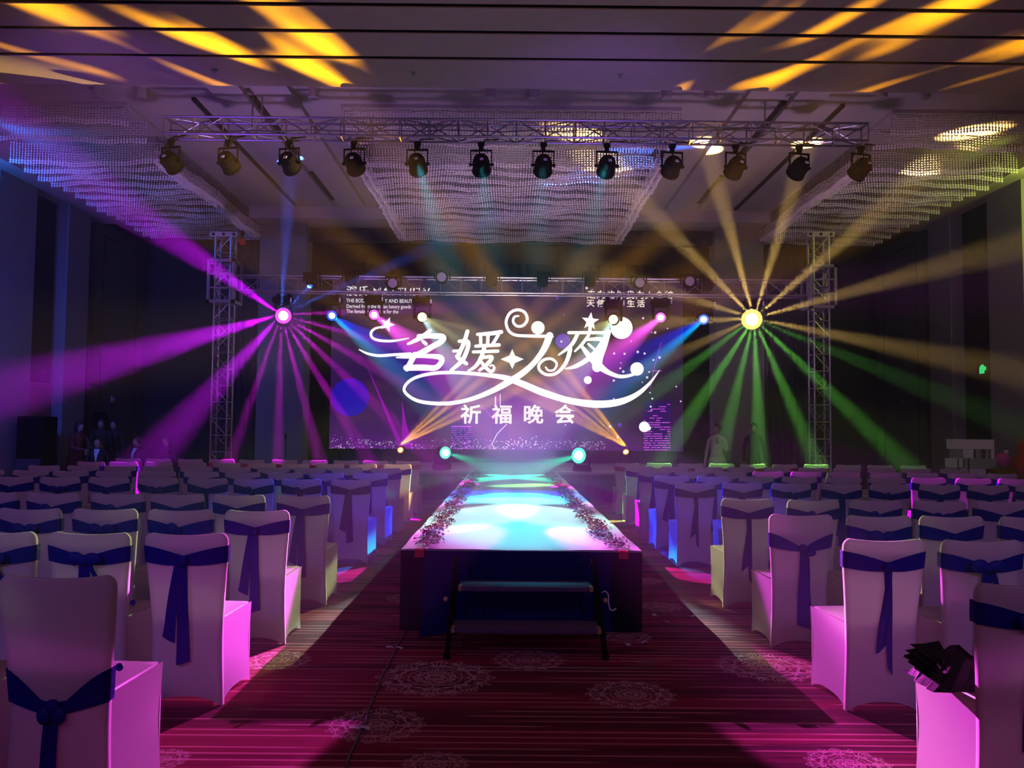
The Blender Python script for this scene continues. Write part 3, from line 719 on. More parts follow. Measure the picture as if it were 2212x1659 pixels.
# ceiling fittings
for i, (x, y) in enumerate(((893, 156), (1340, 161), (463, 150))):
    p = onz(x, y, SOF); t = thing('sprinkler', 'small %s sprinkler head in the near soffit%s' % ('bright' if i == 1 else 'dull', (', left of centre', ', right of centre', ', far left among the amber light')[i]), 'sprinkler', p)
    m = MB(); m.lathe([(.045, -.004), (.045, 0)], 14); m.lathe([(.012, -.04), (.012, 0)], 8); m.lathe([(.02, -.045), (.02, -.04)], 10); m.build('nozzle', M['steel'], t)
for i, x in enumerate((213, 307, 678, 1060, 1152, 1440, 1532, 1905, 1998)):
    p = onz(x, 190, CEIL-.0); p.z = CEIL; p.y = min(p.y, 12.6)
    t = thing('ceiling_spot', 'pale ceiling downlight by the near edge of the recess, %s from the left' % ORD[i], 'ceiling light', p, 0, 'downlights along the recess edge')
    m = MB(); m.lathe([(.075, -.16), (.08, -.15), (.08, -.01), (.09, 0)], 14); m.build('housing', M['plaster'], t, smooth=False)
    m = MB(); m.lathe([(.0, -.158), (.05, -.162), (.0, -.165)], 12); m.build('lens', M['steel'], t)
# ------------------------------------------------------------------ stage, runway, steps
STZ, STY = .60, 17.45
sx0, sx1 = at(690, 1000, 18).x-.2, at(1530, 1000, 18).x+.2
t = thing('stage_platform', 'low wide stage with pale reflective deck behind the runway', 'stage', (0, STY, 0))
bx((sx0, .02, STZ-.05), (sx1, 6.2, STZ)).build('stage_deck', M['stage'], t)
m = MB(); m.grid(lambda u, v: (sx0+(sx1-sx0)*u, .02*math.sin(u*180), (STZ-.05)*v), 360, 1); m.build('front_skirt', M['skirtdk'], t)
bx((sx0+.1, 4.86, STZ), (sx1-.1, 5.06, STZ+.33)).build('screen_plinth', M['blackpl'], t)
RX0, RX1, RY0, RY1, RZ = -.80, 1.0, 6.30, STY-.02, .60
t = thing('runway', 'long white glossy catwalk lit cyan, running from the stage into the seats', 'catwalk', (.1, RY0, 0)); w = .9
m = MB(); m.grid(lambda u, v: (-w+2*w*u+.004*math.sin(v*60), (RY1-RY0)*v+.006*math.sin(u*26), RZ+.003*math.sin(v*31+u*9)), 24, 90)
m.box((-w, 0, RZ-.05), (w, RY1-RY0, RZ-.006)); m.build('deck', M['deck'], t, smooth=False)
def skirt(xa, xb, ya, yb, n, zb=.01, amp=.006, flare=0):
    m = MB(); L_ = math.hypot(xb-xa, yb-ya); nx, ny = (yb-ya)/L_, -(xb-xa)/L_
    def f(u, v):
        k = amp*math.sin(u*n*6.28)*(1-v)-flare*(1-v); return (xa+(xb-xa)*u+nx*(-k), ya+(yb-ya)*u+ny*(-k), zb+(RZ-.008-zb)*v)
    m.grid(f, max(8, n*8), 6); return m
skirt(-w, w, -.012, -.012, 7, .012, .008, -.0).build('front_skirt', M['skirt'], t, smooth=True)
skirt(-w, -w+.19, -.03, -.03, 2, .01, .006).build('corner_drape', M['skirtdk'], t, smooth=True)
skirt(w-.22, w, -.03, -.03, 2, .01, .006).build('corner_drape', M['skirtdk'], t, smooth=True)
skirt(-w, -w, RY1-RY0, 0, 40, .01, .01).build('side_skirt', M['skirtdk'], t, smooth=True)
skirt(w, w, 0, RY1-RY0, 40, .01, .01).build('side_skirt', M['skirtdk'], t, smooth=True)
m = MB()                                           # loose corner of the blue cloth, pulled out towards the camera
m.grid(lambda u, v: (-w+.17+.23*u, -.035-.22*(1-v)**2*(1-u*.8), .012+(RZ-.05)*v), 6, 10); m.build('loose_flap', M['skirt'], t, smooth=True)
for sx in (-1, 1):
    x = sx*(w-.14); m = bx((x-.035, -.04, RZ-.055), (x+.035, -.034, RZ-.004)); m.box((x-.035, -.04, RZ-.004), (x+.035, .03, RZ+.004)); m.build('tape_patch', M['tape'], t)
# steps
t = thing('portable_steps', 'black two-tread portable steps with carpet treads, in front of the runway', 'steps', (.125, RY0-.42, 0))
for y, z, hw in ((.12, .405, .47), (-.12, .175, .50)):
    bx((-hw, y-.14, z-.03), (hw, y+.13, z)).build('tread', M['tread'], t, bevel=.008)
    for sx in (-1, 1): bx((sx*(hw-.012)-.012, y-.145, z-.026), (sx*(hw-.012)+.012, y-.05, z+.004)).build('tread_corner', M['brass'], t)
for sx in (-1, 1):
    m = MB(); m.tube((sx*.52, -.33, .01), (sx*.50, .26, .56), .018, 8); m.tube((sx*.52, .30, .01), (sx*.505, .18, .50), .018, 8)
    m.tube((sx*.52, -.26, .10), (sx*.52, .28, .10), .014, 6); m.box((sx*.52-.012, -.24, .13), (sx*.52+.012, .0, .16)); m.box((sx*.51-.012, .0, .36), (sx*.51+.012, .24, .39)); m.build('side_frame', M['blackpl'], t)
    m = MB(); m.ball((sx*.555, .0, .315), .020, 10); m.build('lock_knob', M['brass'], t, smooth=True)
    m = MB(); m.lathe([(.024, 0), (.024, .03)], 10, Matrix.Translation((sx*.52, -.33, .0))); m.lathe([(.024, 0), (.024, .03)], 10, Matrix.Translation((sx*.52, .30, .0))); m.build('foot', M['blackpl'], t)
m = MB(); m.path([(.53, .0, .37), (.555, -.02, .385), (.575, -.02, .36), (.575, -.02, .30), (.585, -.02, .26), (.605, -.02, .25), (.63, -.02, .265)], .005, 6); m.build('hook', M['white'], t, smooth=True)
# petals along both edges of the runway
rp = random.Random(11)
for side, xc0, lab in ((-1, -w+.17, 'left'), (1, w-.20, 'right')):
    root = None
    pm = bpy.data.meshes.new('rose_petals'); vs = []; fs = []; mi = []
    mats = [mat('petal_red', (.42, .02, .05), .6), mat('petal_pink', (.75, .25, .45), .6), mat('petal_white', (.78, .74, .72), .6), mat('petal_plum', (.18, .03, .16), .6), mat('petal_orange', (.65, .14, .03), .6)]
    for i in range(3600):
        y = 6.36+(rp.random()**1.0)*10.6; cl = int(y*1.9) % 5
        x = .1+xc0+rp.gauss(0, .045)+.03*math.sin(y*5); s = rp.uniform(.008, .020); z = RZ+.020+abs(rp.gauss(0, .010))
        a = rp.uniform(0, 6.28); tl = rp.uniform(-.7, .7); u = Vector((math.cos(a), math.sin(a), tl)).normalized()*s; v = Vector((-math.sin(a), math.cos(a), rp.uniform(-.5, .5)))*s*.8
        c = Vector((x, y, z)); n = len(vs)
        vs += [c-u, c-v*.9-u*.2+Vector((0, 0, .006)), c+v*.9-u*.2+Vector((0, 0, .006)), c+u*.9-v*.4+Vector((0, 0, .004)), c+u*.9+v*.4+Vector((0, 0, .004)), c]
        fs += [(n, n+1, n+5), (n, n+5, n+2), (n+1, n+3, n+5), (n+5, n+4, n+2), (n+3, n+4, n+5)]
        k = cl if rp.random() < .55 else rp.randrange(5); mi += [k]*5
    pm.from_pydata([tuple(v) for v in vs], [], fs)
    for q in mats: pm.materials.append(q)
    for p, k in zip(pm.polygons, mi): p.material_index = k
    o = bpy.data.objects.new('rose_petals', pm); col.objects.link(o); o['kind'] = 'stuff'
    tag(o, 'strip of scattered red, pink and white petals along the %s edge of the runway' % lab, 'petals')
# paper scraps and the cable on the carpet
cp = [onz(x, y, .006) for x, y in ((884, 1350), (878, 1366), (862, 1388), (850, 1412), (838, 1438), (828, 1455), (818, 1480), (806, 1510), (795, 1535), (788, 1560), (775, 1590), (760, 1620), (752, 1640), (745, 1680))]
m = MB(); m.path(cp, .006, 6); tag(m.build('floor_cable', M['cable'], smooth=True), 'thin dark cable snaking over the carpet from the runway towards the camera', 'cable')
for i, (x, y, a, lab) in enumerate(((842, 1398, .3, 'small pale paper tag on the floor cable nearest the runway, left one'), (862, 1399, -.3, 'small pale paper tag on the floor cable nearest the runway, right one'),
                                     (765, 1572, .2, 'small pale paper tag on the floor cable, left of the two nearest the camera'), (788, 1572, -.2, 'small pale paper tag on the floor cable, right of the two nearest the camera'))):
    p = onz(x, y, .012); m = MB(); m.grid(lambda u, v: ((u-.5)*.05, (v-.5)*.035, .004*math.sin(u*3)), 3, 2)
    o = m.build('paper_tag', M['paper']); o.location = p; o.rotation_euler = (.1*a, .15, a); tag(o, lab, 'paper', 'paper tags on the cable')
for i, (x, y, lab) in enumerate(((1415, 1329, 'near the right chairs'), (1437, 1342, 'nearest the right chairs'), (1393, 1387, 'right of the steps, biggest'), (1355, 1392, 'just right of the steps, flat'), (856, 1330, 'left of the runway corner'), (1495, 1330, 'beside the right aisle chair'))):
    p = onz(x, y, .006); m = MB(); m.grid(lambda u, v: ((u-.5)*.06*(1-.4*v), (v-.5)*.05, .012*math.sin(u*4+i)*v), 3, 3)
    o = m.build('petal', M['paper']); o.location = p; o.rotation_euler = (0, 0, i*1.1); tag(o, 'pale fallen petal on the carpet, '+lab, 'petal', 'fallen petals on the carpet')

# ------------------------------------------------------------------ LED screen
SCY = 22.6
def S(px, py, dy=0.0):
    p = at(px, py, SCY-dy); return p
a = S(711, 970); b = S(1476, 974); c = S(712, 604)
sz0, sz1 = (a.z+b.z)/2, c.z
scr = thing('led_screen', 'huge glowing LED wall with white Chinese title over a purple night city', 'screen', ((a.x+b.x)/2, SCY, sz0)); O = scr.location.copy()
def screen_mat():
    m = bpy.data.materials.new('led_picture'); m.use_nodes = True; nt = m.node_tree; N = nt.nodes.new; Lk = nt.links.new
    nt.nodes.remove(nt.nodes['Principled BSDF']); e = N('ShaderNodeEmission'); tc = N('ShaderNodeTexCoord')
    gx = N('ShaderNodeSeparateXYZ'); Lk(tc.outputs['Generated'], gx.inputs[0])
    cr = N('ShaderNodeValToRGB'); Lk(gx.outputs[2], cr.inputs[0])
    el = cr.color_ramp.elements; el[0].color = (*srgb(112, 26, 150), 1); el[1].color = (*srgb(50, 42, 84), 1)
    for pos_, c_ in ((.10, (86, 22, 122)), (.30, (60, 20, 98)), (.55, (58, 26, 96)), (.8, (46, 34, 76))): q = el.new(pos_); q.color = (*srgb(*c_), 1)
    mp = N('ShaderNodeMapping'); mp.inputs['Scale'].default_value = (3, 1, 2.2); Lk(tc.outputs['Generated'], mp.inputs[0])
    nz = N('ShaderNodeTexNoise'); nz.inputs['Scale'].default_value = 1.6; nz.inputs['Detail'].default_value = 5; Lk(mp.outputs[0], nz.inputs['Vector'])
    mx = N('ShaderNodeMixRGB'); Lk(smooth(nt, nz.outputs['Fac'], .45, .72, 0, .55), mx.inputs[0]); Lk(cr.outputs[0], mx.inputs[1]); mx.inputs[2].default_value = (*srgb(120, 66, 96), 1)
    m2 = N('ShaderNodeMixRGB'); Lk(smooth(nt, gx.outputs[0], .35, .95, 0, .6), m2.inputs[0]); Lk(mx.outputs[0], m2.inputs[1]); m2.inputs[2].default_value = (*srgb(40, 24, 52), 1)
    # faint pixel grid
    wv = mathn(nt, 'FRACT', mathn(nt, 'MULTIPLY', gx.outputs[2], 120)); st = smooth(nt, wv, .0, .25, .8, 1)
    Lk(m2.outputs[0], e.inputs[0]); Lk(mathn(nt, 'MULTIPLY', st, .72), e.inputs[1]); Lk(e.outputs[0], nt.nodes['Material Output'].inputs[0]); return m
panel = bx((a.x-O.x, 0, 0), (b.x-O.x, .04, sz1-sz0)).build('picture_panel', screen_mat(), scr)
fr = MB(); hw_ = (b.x-a.x)/2; H_ = sz1-sz0
fr.box((-hw_-.06, -.01, -.06), (hw_+.06, .12, 0)); fr.box((-hw_-.06, -.01, H_), (hw_+.06, .12, H_+.06)); fr.box((-hw_-.06, -.01, 0), (-hw_, .12, H_)); fr.box((hw_, -.01, 0), (hw_+.06, .12, H_))
fr.build('frame', M['blackpl'], scr)
E_W = emit('title_white', (1, .96, .97), 1.35); E_T = emit('text_white', (.9, .88, .95), 1.1); E_Y = emit('text_warm', (1, .90, .74), 1.15)
E_M = emit('city_magenta', (.80, .10, .95), 1.1); E_P = emit('city_light', (.85, .70, 1), 1.2); E_B = emit('planet_blue', srgb(44, 18, 190), .9); E_D = emit('tower_violet', srgb(60, 20, 130), .55); E_R = emit('ray_magenta', srgb(190, 10, 220), .6); E_G = emit('glow_violet', srgb(110, 50, 200), 1.0)
def loc(px, py, dy): p = S(px, py, dy)-O; return Vector((p.x, -dy, p.z))
def poly(mb, pts, dy=.006):
    mb.add([loc(x, y, dy) for x, y in pts], [tuple(range(len(pts)))])
def disc(mb, x, y, r, dy=.006, n=20): poly(mb, [(x+r*math.cos(6.2832*i/n), y+r*math.sin(6.2832*i/n)) for i in range(n)], dy)
def catmull(P, n=8):
    P = [P[0]]+list(P)+[P[-1]]; out = []
    for i in range(1, len(P)-2):
        for k in range(n):
            t_ = k/n; p = []
            for d in range(len(P[0])):
                p0, p1, p2, p3 = P[i-1][d], P[i][d], P[i+1][d], P[i+2][d]
                p.append(.5*((2*p1)+(-p0+p2)*t_+(2*p0-5*p1+4*p2-p3)*t_*t_+(-p0+3*p1-3*p2+p3)*t_**3))
            out.append(tuple(p))
    out.append(tuple(P[-2])); return out
def stroke(mb, pts, w, sm=True, dy=.008):
    "pts: (x, y[, width]) in frame pixels of the title; drawn on the screen plane"
    P = [(p[0], p[1], p[2] if len(p) > 2 else w) for p in pts]
    C = catmull(P) if sm else P; A = []; B = []
    for i, (x, y, ww) in enumerate(C):
        x0, y0 = C[max(0, i-1)][:2]; x1, y1 = C[min(len(C)-1, i+1)][:2]; d = math.hypot(x1-x0, y1-y0) or 1
        nx, ny = -(y1-y0)/d, (x1-x0)/d; A.append(loc(x+nx*ww/2, y+ny*ww/2, dy)); B.append(loc(x-nx*ww/2, y-ny*ww/2, dy))
    n = len(A); mb.add(A+B, [(i, i+1, n+i+1, n+i) for i in range(n-1)])
    for x, y, ww in (C[0], C[-1]): disc(mb, x, y, ww/2, dy, 10)
def z1(*P): return [(680+p[0]/3.77, 560+p[1]/3.77, *(q/3.77 for q in p[2:])) for p in P]
def z2(*P): return [(1080+p[0]/3.77, 560+p[1]/3.77, *(q/3.77 for q in p[2:])) for p in P]
T = MB()
def star(cx, cy_, r, rot=0, n=5, k=.42): poly(T, [(cx+(r if i % 2 == 0 else r*k)*math.sin(rot+math.pi*i/n), cy_-(r if i % 2 == 0 else r*k)*math.cos(rot+math.pi*i/n)) for i in range(2*n)], .008)
star(836.5, 701, 17, .35); star(1275, 694, 20, .1)
stroke(T, z1((560, 548, 14), (490, 565, 20), (458, 600, 22), (470, 640, 22), (530, 662, 22), (640, 665, 20), (765, 643, 8)), 6)
stroke(T, z1((362, 736, 10), (430, 768, 20), (520, 785, 24), (640, 778, 24), (780, 770, 24)), 6)
# 名
stroke(T, z1((940, 580, 30), (860, 640, 38), (760, 690, 22)), 9); stroke(T, z1((850, 630, 44), (940, 625, 40), (1040, 632, 50), (1030, 670, 46), (960, 710, 46), (880, 755, 48), (790, 790, 36), (665, 800, 12)), 10)
stroke(T, z1((880, 668, 26), (905, 690, 30)), 7); stroke(T, z1((815, 775, 44), (780, 840, 44), (750, 895, 40)), 10)
stroke(T, z1((800, 788, 34), (900, 788, 34), (1010, 796, 44), (1035, 820, 44), (1015, 860, 44), (975, 885, 46), (880, 882, 50), (745, 884, 50)), 10)
# 媛
stroke(T, z1((1243, 588, 34), (1215, 680, 34), (1175, 770, 36), (1165, 800, 36), (1235, 850, 30)), 8); stroke(T, z1((1175, 668, 26), (1245, 672, 36), (1240, 740, 36), (1195, 830, 36), (1110, 905, 26)), 8)
stroke(T, z1((1130, 748, 24), (1180, 745, 26)), 6)
stroke(T, z1((1518, 592, 34), (1430, 605, 34), (1325, 612, 26)), 8); stroke(T, z1((1350, 630, 28), (1352, 695, 28)), 7); stroke(T, z1((1410, 625, 28), (1408, 690, 28)), 7); stroke(T, z1((1495, 615, 28), (1450, 690, 28)), 7)
stroke(T, z1((1310, 708, 26), (1500, 698, 30)), 7); stroke(T, z1((1290, 755, 24), (1490, 748, 28)), 7)
stroke(T, z1((1385, 705, 34), (1355, 800, 34), (1310, 870, 30), (1250, 910, 18)), 8); stroke(T, z1((1345, 805, 26), (1440, 795, 30), (1410, 850, 34), (1340, 905, 22)), 8)
stroke(T, z1((1355, 835, 26), (1400, 890, 28), (1440, 915, 26), (1462, 885, 20), (1445, 862, 14), (1425, 872, 10)), 7)
poly(T, [(1106.5+dx, 776+dy) for dx, dy in ((0, -22), (6, -8), (25, 0), (6, 8), (0, 21), (-6, 8), (-25, 0), (-6, -8))], .008)
# 之
stroke(T, z2((152, 462, 14), (118, 470, 20), (108, 510, 22), (140, 545, 22), (190, 538, 24), (222, 490, 24), (200, 432, 24), (140, 412, 24), (80, 440, 24), (50, 510, 24), (70, 580, 24), (120, 615, 24), (210, 624, 26), (425, 628, 26)), 6)
disc(T, 1162, 708, 14.5, .008)
stroke(T, z2((405, 622, 60), (360, 730, 52), (280, 840, 44), (180, 930, 50), (60, 1005, 52), (-80, 1080, 42), (-240, 1140, 34), (-400, 1172, 32), (-560, 1172, 30), (-690, 1145, 28), (-775, 1080, 24), (-765, 1020, 24), (-690, 965, 26),
              (-560, 932, 28), (-400, 922, 28), (-240, 930, 28), (-90, 945, 34), (40, 965, 44), (170, 1010, 52), (350, 1085, 56), (560, 1150, 52), (780, 1180, 60), (960, 1165, 56), (1100, 1110, 42), (1210, 1020, 26), (1298, 905, 6)), 8)
# 夜
stroke(T, z2((560, 598, 26), (700, 598, 26), (885, 598, 26)), 6); stroke(T, z2((735, 540, 30), (730, 600, 26)), 6)
stroke(T, z2((632, 610, 30), (580, 700, 30), (480, 778, 16)), 7)
stroke(T, z2((572, 730, 36), (555, 800, 34), (520, 870, 30), (455, 930, 26), (380, 940, 24), (325, 905, 24), (318, 860, 24), (360, 818, 24), (420, 812, 22), (462, 850, 20), (440, 900, 18), (395, 905, 16), (372, 880, 14)), 7)
stroke(T, z2((722, 620, 26), (670, 690, 26), (610, 750, 16)), 7); stroke(T, z2((700, 655, 24), (830, 655, 34), (800, 730, 40), (720, 810, 40), (620, 870, 34), (535, 892, 12)), 8)
stroke(T, z2((660, 700, 26), (720, 780, 44), (800, 860, 60), (880, 920, 40), (980, 955, 30), (1080, 940, 24), (1120, 915, 20)), 8)
stroke(T, z2((720, 690, 20), (765, 730, 20)), 6); disc(T, 1376, 797, 14.5, .008)
stroke(T, z2((880, 590, 50), (845, 700, 60), (800, 800, 80), (790, 880, 80)), 10)  # white head beam's glare painted as a stroke, not part of the character
for x, y, r in ((1342.6, 708.5, 24), (1269.7, 821, 8.5), (1391.7, 922, 11.5), (1401, 925, 5)): disc(T, x, y, r, .007)
T.build('title_lettering', E_W, scr)
D = MB(); rd = random.Random(5)
for x, y in ((500, 670), (930, 768), (1015, 770), (1122, 755), (1178, 768), (1300, 800), (985, 845), (980, 888), (1005, 915), (1250, 820), (1198, 962), (1160, 1002), (1215, 918), (1222, 1087), (1240, 1135), (1228, 1200), (1233, 1228), (1436, 1037), (1472, 1157),
             (897, 1362), (958, 1448), (533, 1350), (927, 988), (1068, 668), (1166, 480), (1365, 565), (1235, 596), (1264, 597), (927, 1135), (710, 208), (740, 202), (706, 235), (757, 246)):
    disc(D, 1080+x/3.77, 560+y/3.77, rd.uniform(1.4, 2.9), .007, 10)
D.build('star_dots', E_P, scr)
Pn = MB(); disc(Pn, 756, 858, 41, .004, 40); Pn.build('planet_disc', E_B, scr)
for gx_, gy_, gr_ in ((1216, 737, 16), (1338, 918, 4.5), (1204, 644, 3), (1218, 680, 2)): G = MB(); disc(G, gx_, gy_, gr_, .004, 24); G.build('violet_disc', E_G, scr)
Tw = MB()
for x0, x1, y0, y1, st in ((976, 1017, 921, 969, 4.2), ):
    y = y0
    while y < y1:
        x = x0
        while x < x1-2: poly(Tw, [(x, y), (x+2.2, y), (x+2.2, y+1.6), (x, y+1.6)], .006) if rd.random() < .75 else None; x += 3.9
        y += st
for k in range(22):
    y = 868+k*4.9; x = 1390+(2 if k % 2 else 0)
    while x < 1447:
        l = rd.uniform(4, 20)
        if (rd.random() < .35+.6*k/22) or k > 15: poly(Tw, [(x, y), (min(x+l, 1448), y), (min(x+l, 1448), y+1.5), (x, y+1.5)], .006)
        x += l+rd.uniform(1, 5)
stroke(Tw, [(976, 922), (983, 921), (1017, 921.5)], 2, False, .006)
stroke(Tw, [(1428, 740), (1412, 800), (1405, 840)], .8, False, .006); stroke(Tw, [(1408, 801), (1428, 801)], 1.6, False, .006)
Tw.build('city_towers', E_M, scr)
Ct = MB()
stroke(Ct, [(1095, 916), (1074, 937), (1062, 960), (1069, 970)], 1.8, False, .006); stroke(Ct, [(1070, 857), (1070, 882)], 2.2, False, .006); stroke(Ct, [(1080.5, 852), (1080.5, 878)], 1.8, False, .006)
for k in range(560):
    u = rd.random(); x = 712+u*595
    top = 962-10*max(0, math.sin(u*9))-(26 if 1095 < x < 1160 else 0)*rd.random()-(6 if 770 < x < 800 else 0)
    y = rd.uniform(top, 969) if rd.random() < .6 else 955+rd.gauss(0, 4)-8*math.exp(-((x-725)/30)**2)
    if y > 969: continue
    s_ = rd.uniform(.5, 1.5)*(1.4 if 1090 < x < 1165 else 1); 
    if 800 < x < 975 and rd.random() < .45: continue
    poly(Ct, [(x, y), (x+s_*1.5, y), (x+s_*1.5, y+s_), (x, y+s_)], .006)
Ct.build('city_lights', E_P, scr)['kind'] = 'stuff'
for q in (1,):
  bd = MB(); poly(bd, [(1390, 866), (1448, 866), (1448, 971), (1390, 971)], .003); bd.build('tower_shape', E_D, scr)
  bd = MB(); poly(bd, [(976, 921), (1018, 921), (1018, 969), (976, 969)], .003); bd.build('tower_shape', E_D, scr)
  for ray in ([(862, 968), (874, 968), (790, 785)], [(866, 969), (892, 969), (878, 915), (868, 862), (869, 915)], [(1064, 906), (1078, 906), (1073, 846)], [(1060, 905), (1066, 905), (1032, 862)]):
    bd = MB(); poly(bd, ray, .0045); bd.build('light_ray', E_R, scr)
  bd = MB(); poly(bd, [(1062, 916), (1098, 916), (1098, 969), (1062, 969)], .003); bd.build('tower_shape', E_D, scr)
def text(s, px, py, hpx, m, name, sx=1.0, off=.0, just='LEFT', sp=1.0):
    cu = bpy.data.curves.new(name, 'FONT'); cu.body = s; cu.size = 1; cu.offset = off; cu.align_x = just; cu.space_character = sp; cu.resolution_u = 3
    o = bpy.data.objects.new(name, cu); col.objects.link(o); dg = bpy.context.evaluated_depsgraph_get(); dg.update()
    me = bpy.data.meshes.new_from_object(o.evaluated_get(dg)); bpy.data.objects.remove(o); bpy.data.curves.remove(cu)
    me.name = name; me.materials.clear(); me.materials.append(m)
    k = hpx*SCY/F; p = loc(px, py, .009)
    for v in me.vertices: v.co = Vector((p.x+v.co.x*k*sx, p.y, p.z+v.co.y*k-v.co.x*k*sx*ROLL*0))
    q = bpy.data.objects.new(name, me); col.objects.link(q); q.parent = scr; return q
for ch, x in (('祈', 1017), ('福', 1084.5), ('晚', 1151.6), ('会', 1220)): text(ch, x, 911, 43, E_Y, 'subtitle_character', 1.05, .022, 'CENTER')
text('澳氏 MATTHEW', 748, 637, 24, E_T, 'brand_line', 1.0, .012, sp=1.08)
text('THE BODY HEALTHY AND BEAUTIFUL', 748, 653, 11.5, E_T, 'small_text_line', .82, .01)
text('Derived from the Italian luxury goods', 748, 665, 11.5, E_T, 'small_text_line', .80, .01)
text('The female health care for the', 748, 676, 11.5, E_T, 'small_text_line', .80, .01)
text('走向的你我内大会首', 1267, 643, 19, E_Y, 'slogan_line', 1.05, .02, sp=1.12)
text('天使之客生活', 1267, 661, 17, E_Y, 'slogan_line', 1.05, .02, sp=1.45)
# ------------------------------------------------------------------ people
def person(loc, rz, label, h=1.68, top='suit', seated=False, hair=1.0, arm=0, lean=0.0, collar=False, skirt=False):
    t = thing('person', label, 'person', loc, rz); s = h/1.70
    zo = -.42*s if seated else 0
    V = []; E = []; Rr = []
    def j(x, y, z, r, p=None):
        V.append((x*s, y*s, z*s+zo)); Rr.append((r*s, r*s*.85))
        if p is not None: E.append((p, len(V)-1))
        return len(V)-1
    pv = j(0, 0, .92, .15); w_ = j(0, -.02-lean*.2, 1.08, .13, pv); ch_ = j(0, -.02-lean*.6, 1.28, .155, w_); sh = j(0, -lean*.9, 1.41, .10, ch_); nk = j(0, -.01-lean, 1.48, .055, sh)
    j(0, -.02-lean, 1.54, .05, nk)
    body_hands = []
    for sx in (-1, 1):
        a = j(sx*.17, -lean*.9, 1.39, .062, sh); 
        if arm == 1: b = j(sx*.23, -.10-lean, 1.15, .05, a); c = j(sx*.17, -.33-lean, 1.10, .038, b); d = j(sx*.14, -.41-lean, 1.11, .030, c)
        elif arm == 2 and sx == 1: b = j(.25, -.08, 1.15, .05, a); c = j(.17, -.26, 1.33, .038, b); d = j(.13, -.30, 1.43, .03, c)
        else: b = j(sx*.23, -lean*.6, 1.12, .05, a); c = j(sx*.25, -.06-lean*.5, .88, .038, b); d = j(sx*.25, -.09-lean*.5, .80, .03, c)
        body_hands.append(Vector(V[d]))
        hp = j(sx*.09, 0, .86, .095, pv)
        if seated: k = j(sx*.11, -.42, .88, .07, hp); f = j(sx*.11, -.44, .50, .05, k); g = j(sx*.11, -.54, .44, .04, f)
        else: k = j(sx*.10, -.02, .48, .065, hp); f = j(sx*.10, .02, .09, .045, k); g = j(sx*.10, -.12, .035, .038, f)
    me = bpy.data.meshes.new('body'); me.from_pydata(V, E, []); o = bpy.data.objects.new('body', me); col.objects.link(o)
    md = o.modifiers.new('skin', 'SKIN'); sv = me.skin_vertices[0].data
    for i, r in enumerate(Rr): sv[i].radius = r
    sv[0].use_root = True; o.modifiers.new('s', 'SUBSURF').levels = 1; o.modifiers['s'].render_levels = 1
    dg = bpy.context.evaluated_depsgraph_get(); dg.update(); m2 = bpy.data.meshes.new_from_object(o.evaluated_get(dg)); bpy.data.objects.remove(o)
    for p in m2.polygons: p.use_smooth = True
    m2.materials.clear(); m2.materials.append(M[top]); b = bpy.data.objects.new('body', m2); col.objects.link(b); b.parent = t
    # head with brow, nose, chin and ears
    hc = Vector((0, -.03-lean, 1.60))*s; hc.z += zo
    m = MB(); nu, nv = 20, 16
    def hf(u, v):
        th = math.pi*v; ph = 2*math.pi*u; x = math.sin(th)*math.cos(ph); y = math.sin(th)*math.sin(ph); z = math.cos(th)
        f = max(0, -y)
        rx, ry, rz_ = .075*(1-.22*max(0, -z)), .092, .115
        P = Vector((x*rx, y*ry, z*rz_))
        nose = math.exp(-((x/.18)**2+((z+.12)/.20)**2))*f; eye = math.exp(-(((abs(x)-.38)/.16)**2+((z-.05)/.12)**2))*f; mouth = math.exp(-((x/.35)**2+((z+.52)/.07)**2))*f
        P.y -= .020*nose; P.y += .008*eye+.004*mouth
        return (hc+P*s)
    m.grid(hf, nu, nv)
    for sx in (-1, 1): m.ball(hc+Vector((sx*.076, .005, -.01))*s, .022*s, 8, (.4, .7, 1.2))
    m.build('head', M['skin'], t, smooth=True)
    m = MB(); m.ball(hc+Vector((0, .018, .025))*s, .105*s, 14, (.86, .98, 1.04))
    if hair > 1: m.grid(lambda u, v: hc+Vector((.095*math.cos(math.pi*u), .03+.085*math.sin(math.pi*u), .03-.30*hair*.6*v))*s, 12, 6)
    hm_ = m.build('hair', M['hair'], t, smooth=True)
    # hands: palm, four bent fingers, thumb
    for i, hp_ in enumerate(body_hands):
        sx = -1 if i == 0 else 1; m = MB(); m.ball(hp_+Vector((0, -.02, -.035))*s, .040*s, 8, (.75, .45, 1.1))
        for q in range(4): b0 = hp_+Vector(((q-1.5)*.017, -.02, -.07))*s; m.path([b0, b0+Vector((0, -.012, -.035))*s, b0+Vector((0, -.03, -.055-.004*(1.5-abs(q-1.5))))*s], [.009*s, .008*s, .006*s], 5)
        b0 = hp_+Vector((-sx*.03, -.025, -.035))*s; m.path([b0, b0+Vector((-sx*.018, -.015, -.03))*s, b0+Vector((-sx*.014, -.02, -.05))*s], [.010*s, .009*s, .007*s], 5)
        m.build('hand', M['skin'], t, smooth=True)
    if collar:
        m = MB(); c = Vector((0, -.135-lean*.9, 1.36))*s; c.z += zo
        m.add([c+Vector(p)*s for p in ((-.055, .06, .12), (.055, .06, .12), (.03, -.01, .0), (0, -.015, -.16), (-.03, -.01, .0))], [(0, 1, 2, 4), (4, 2, 3)])
        m.build('shirt_front', M['shirt'], t)
    if skirt:
        m = MB(); m.lathe([(.30*s, .02), (.27*s, .3), (.22*s, .62), (.18*s, .92), (.14*s, 1.08*s)], 20); m.build('skirt', M[top], t, smooth=True)
    return t
def stand(px, py_top, Y): p = at(px, py_top, Y); return (p.x, Y, 0), p.z
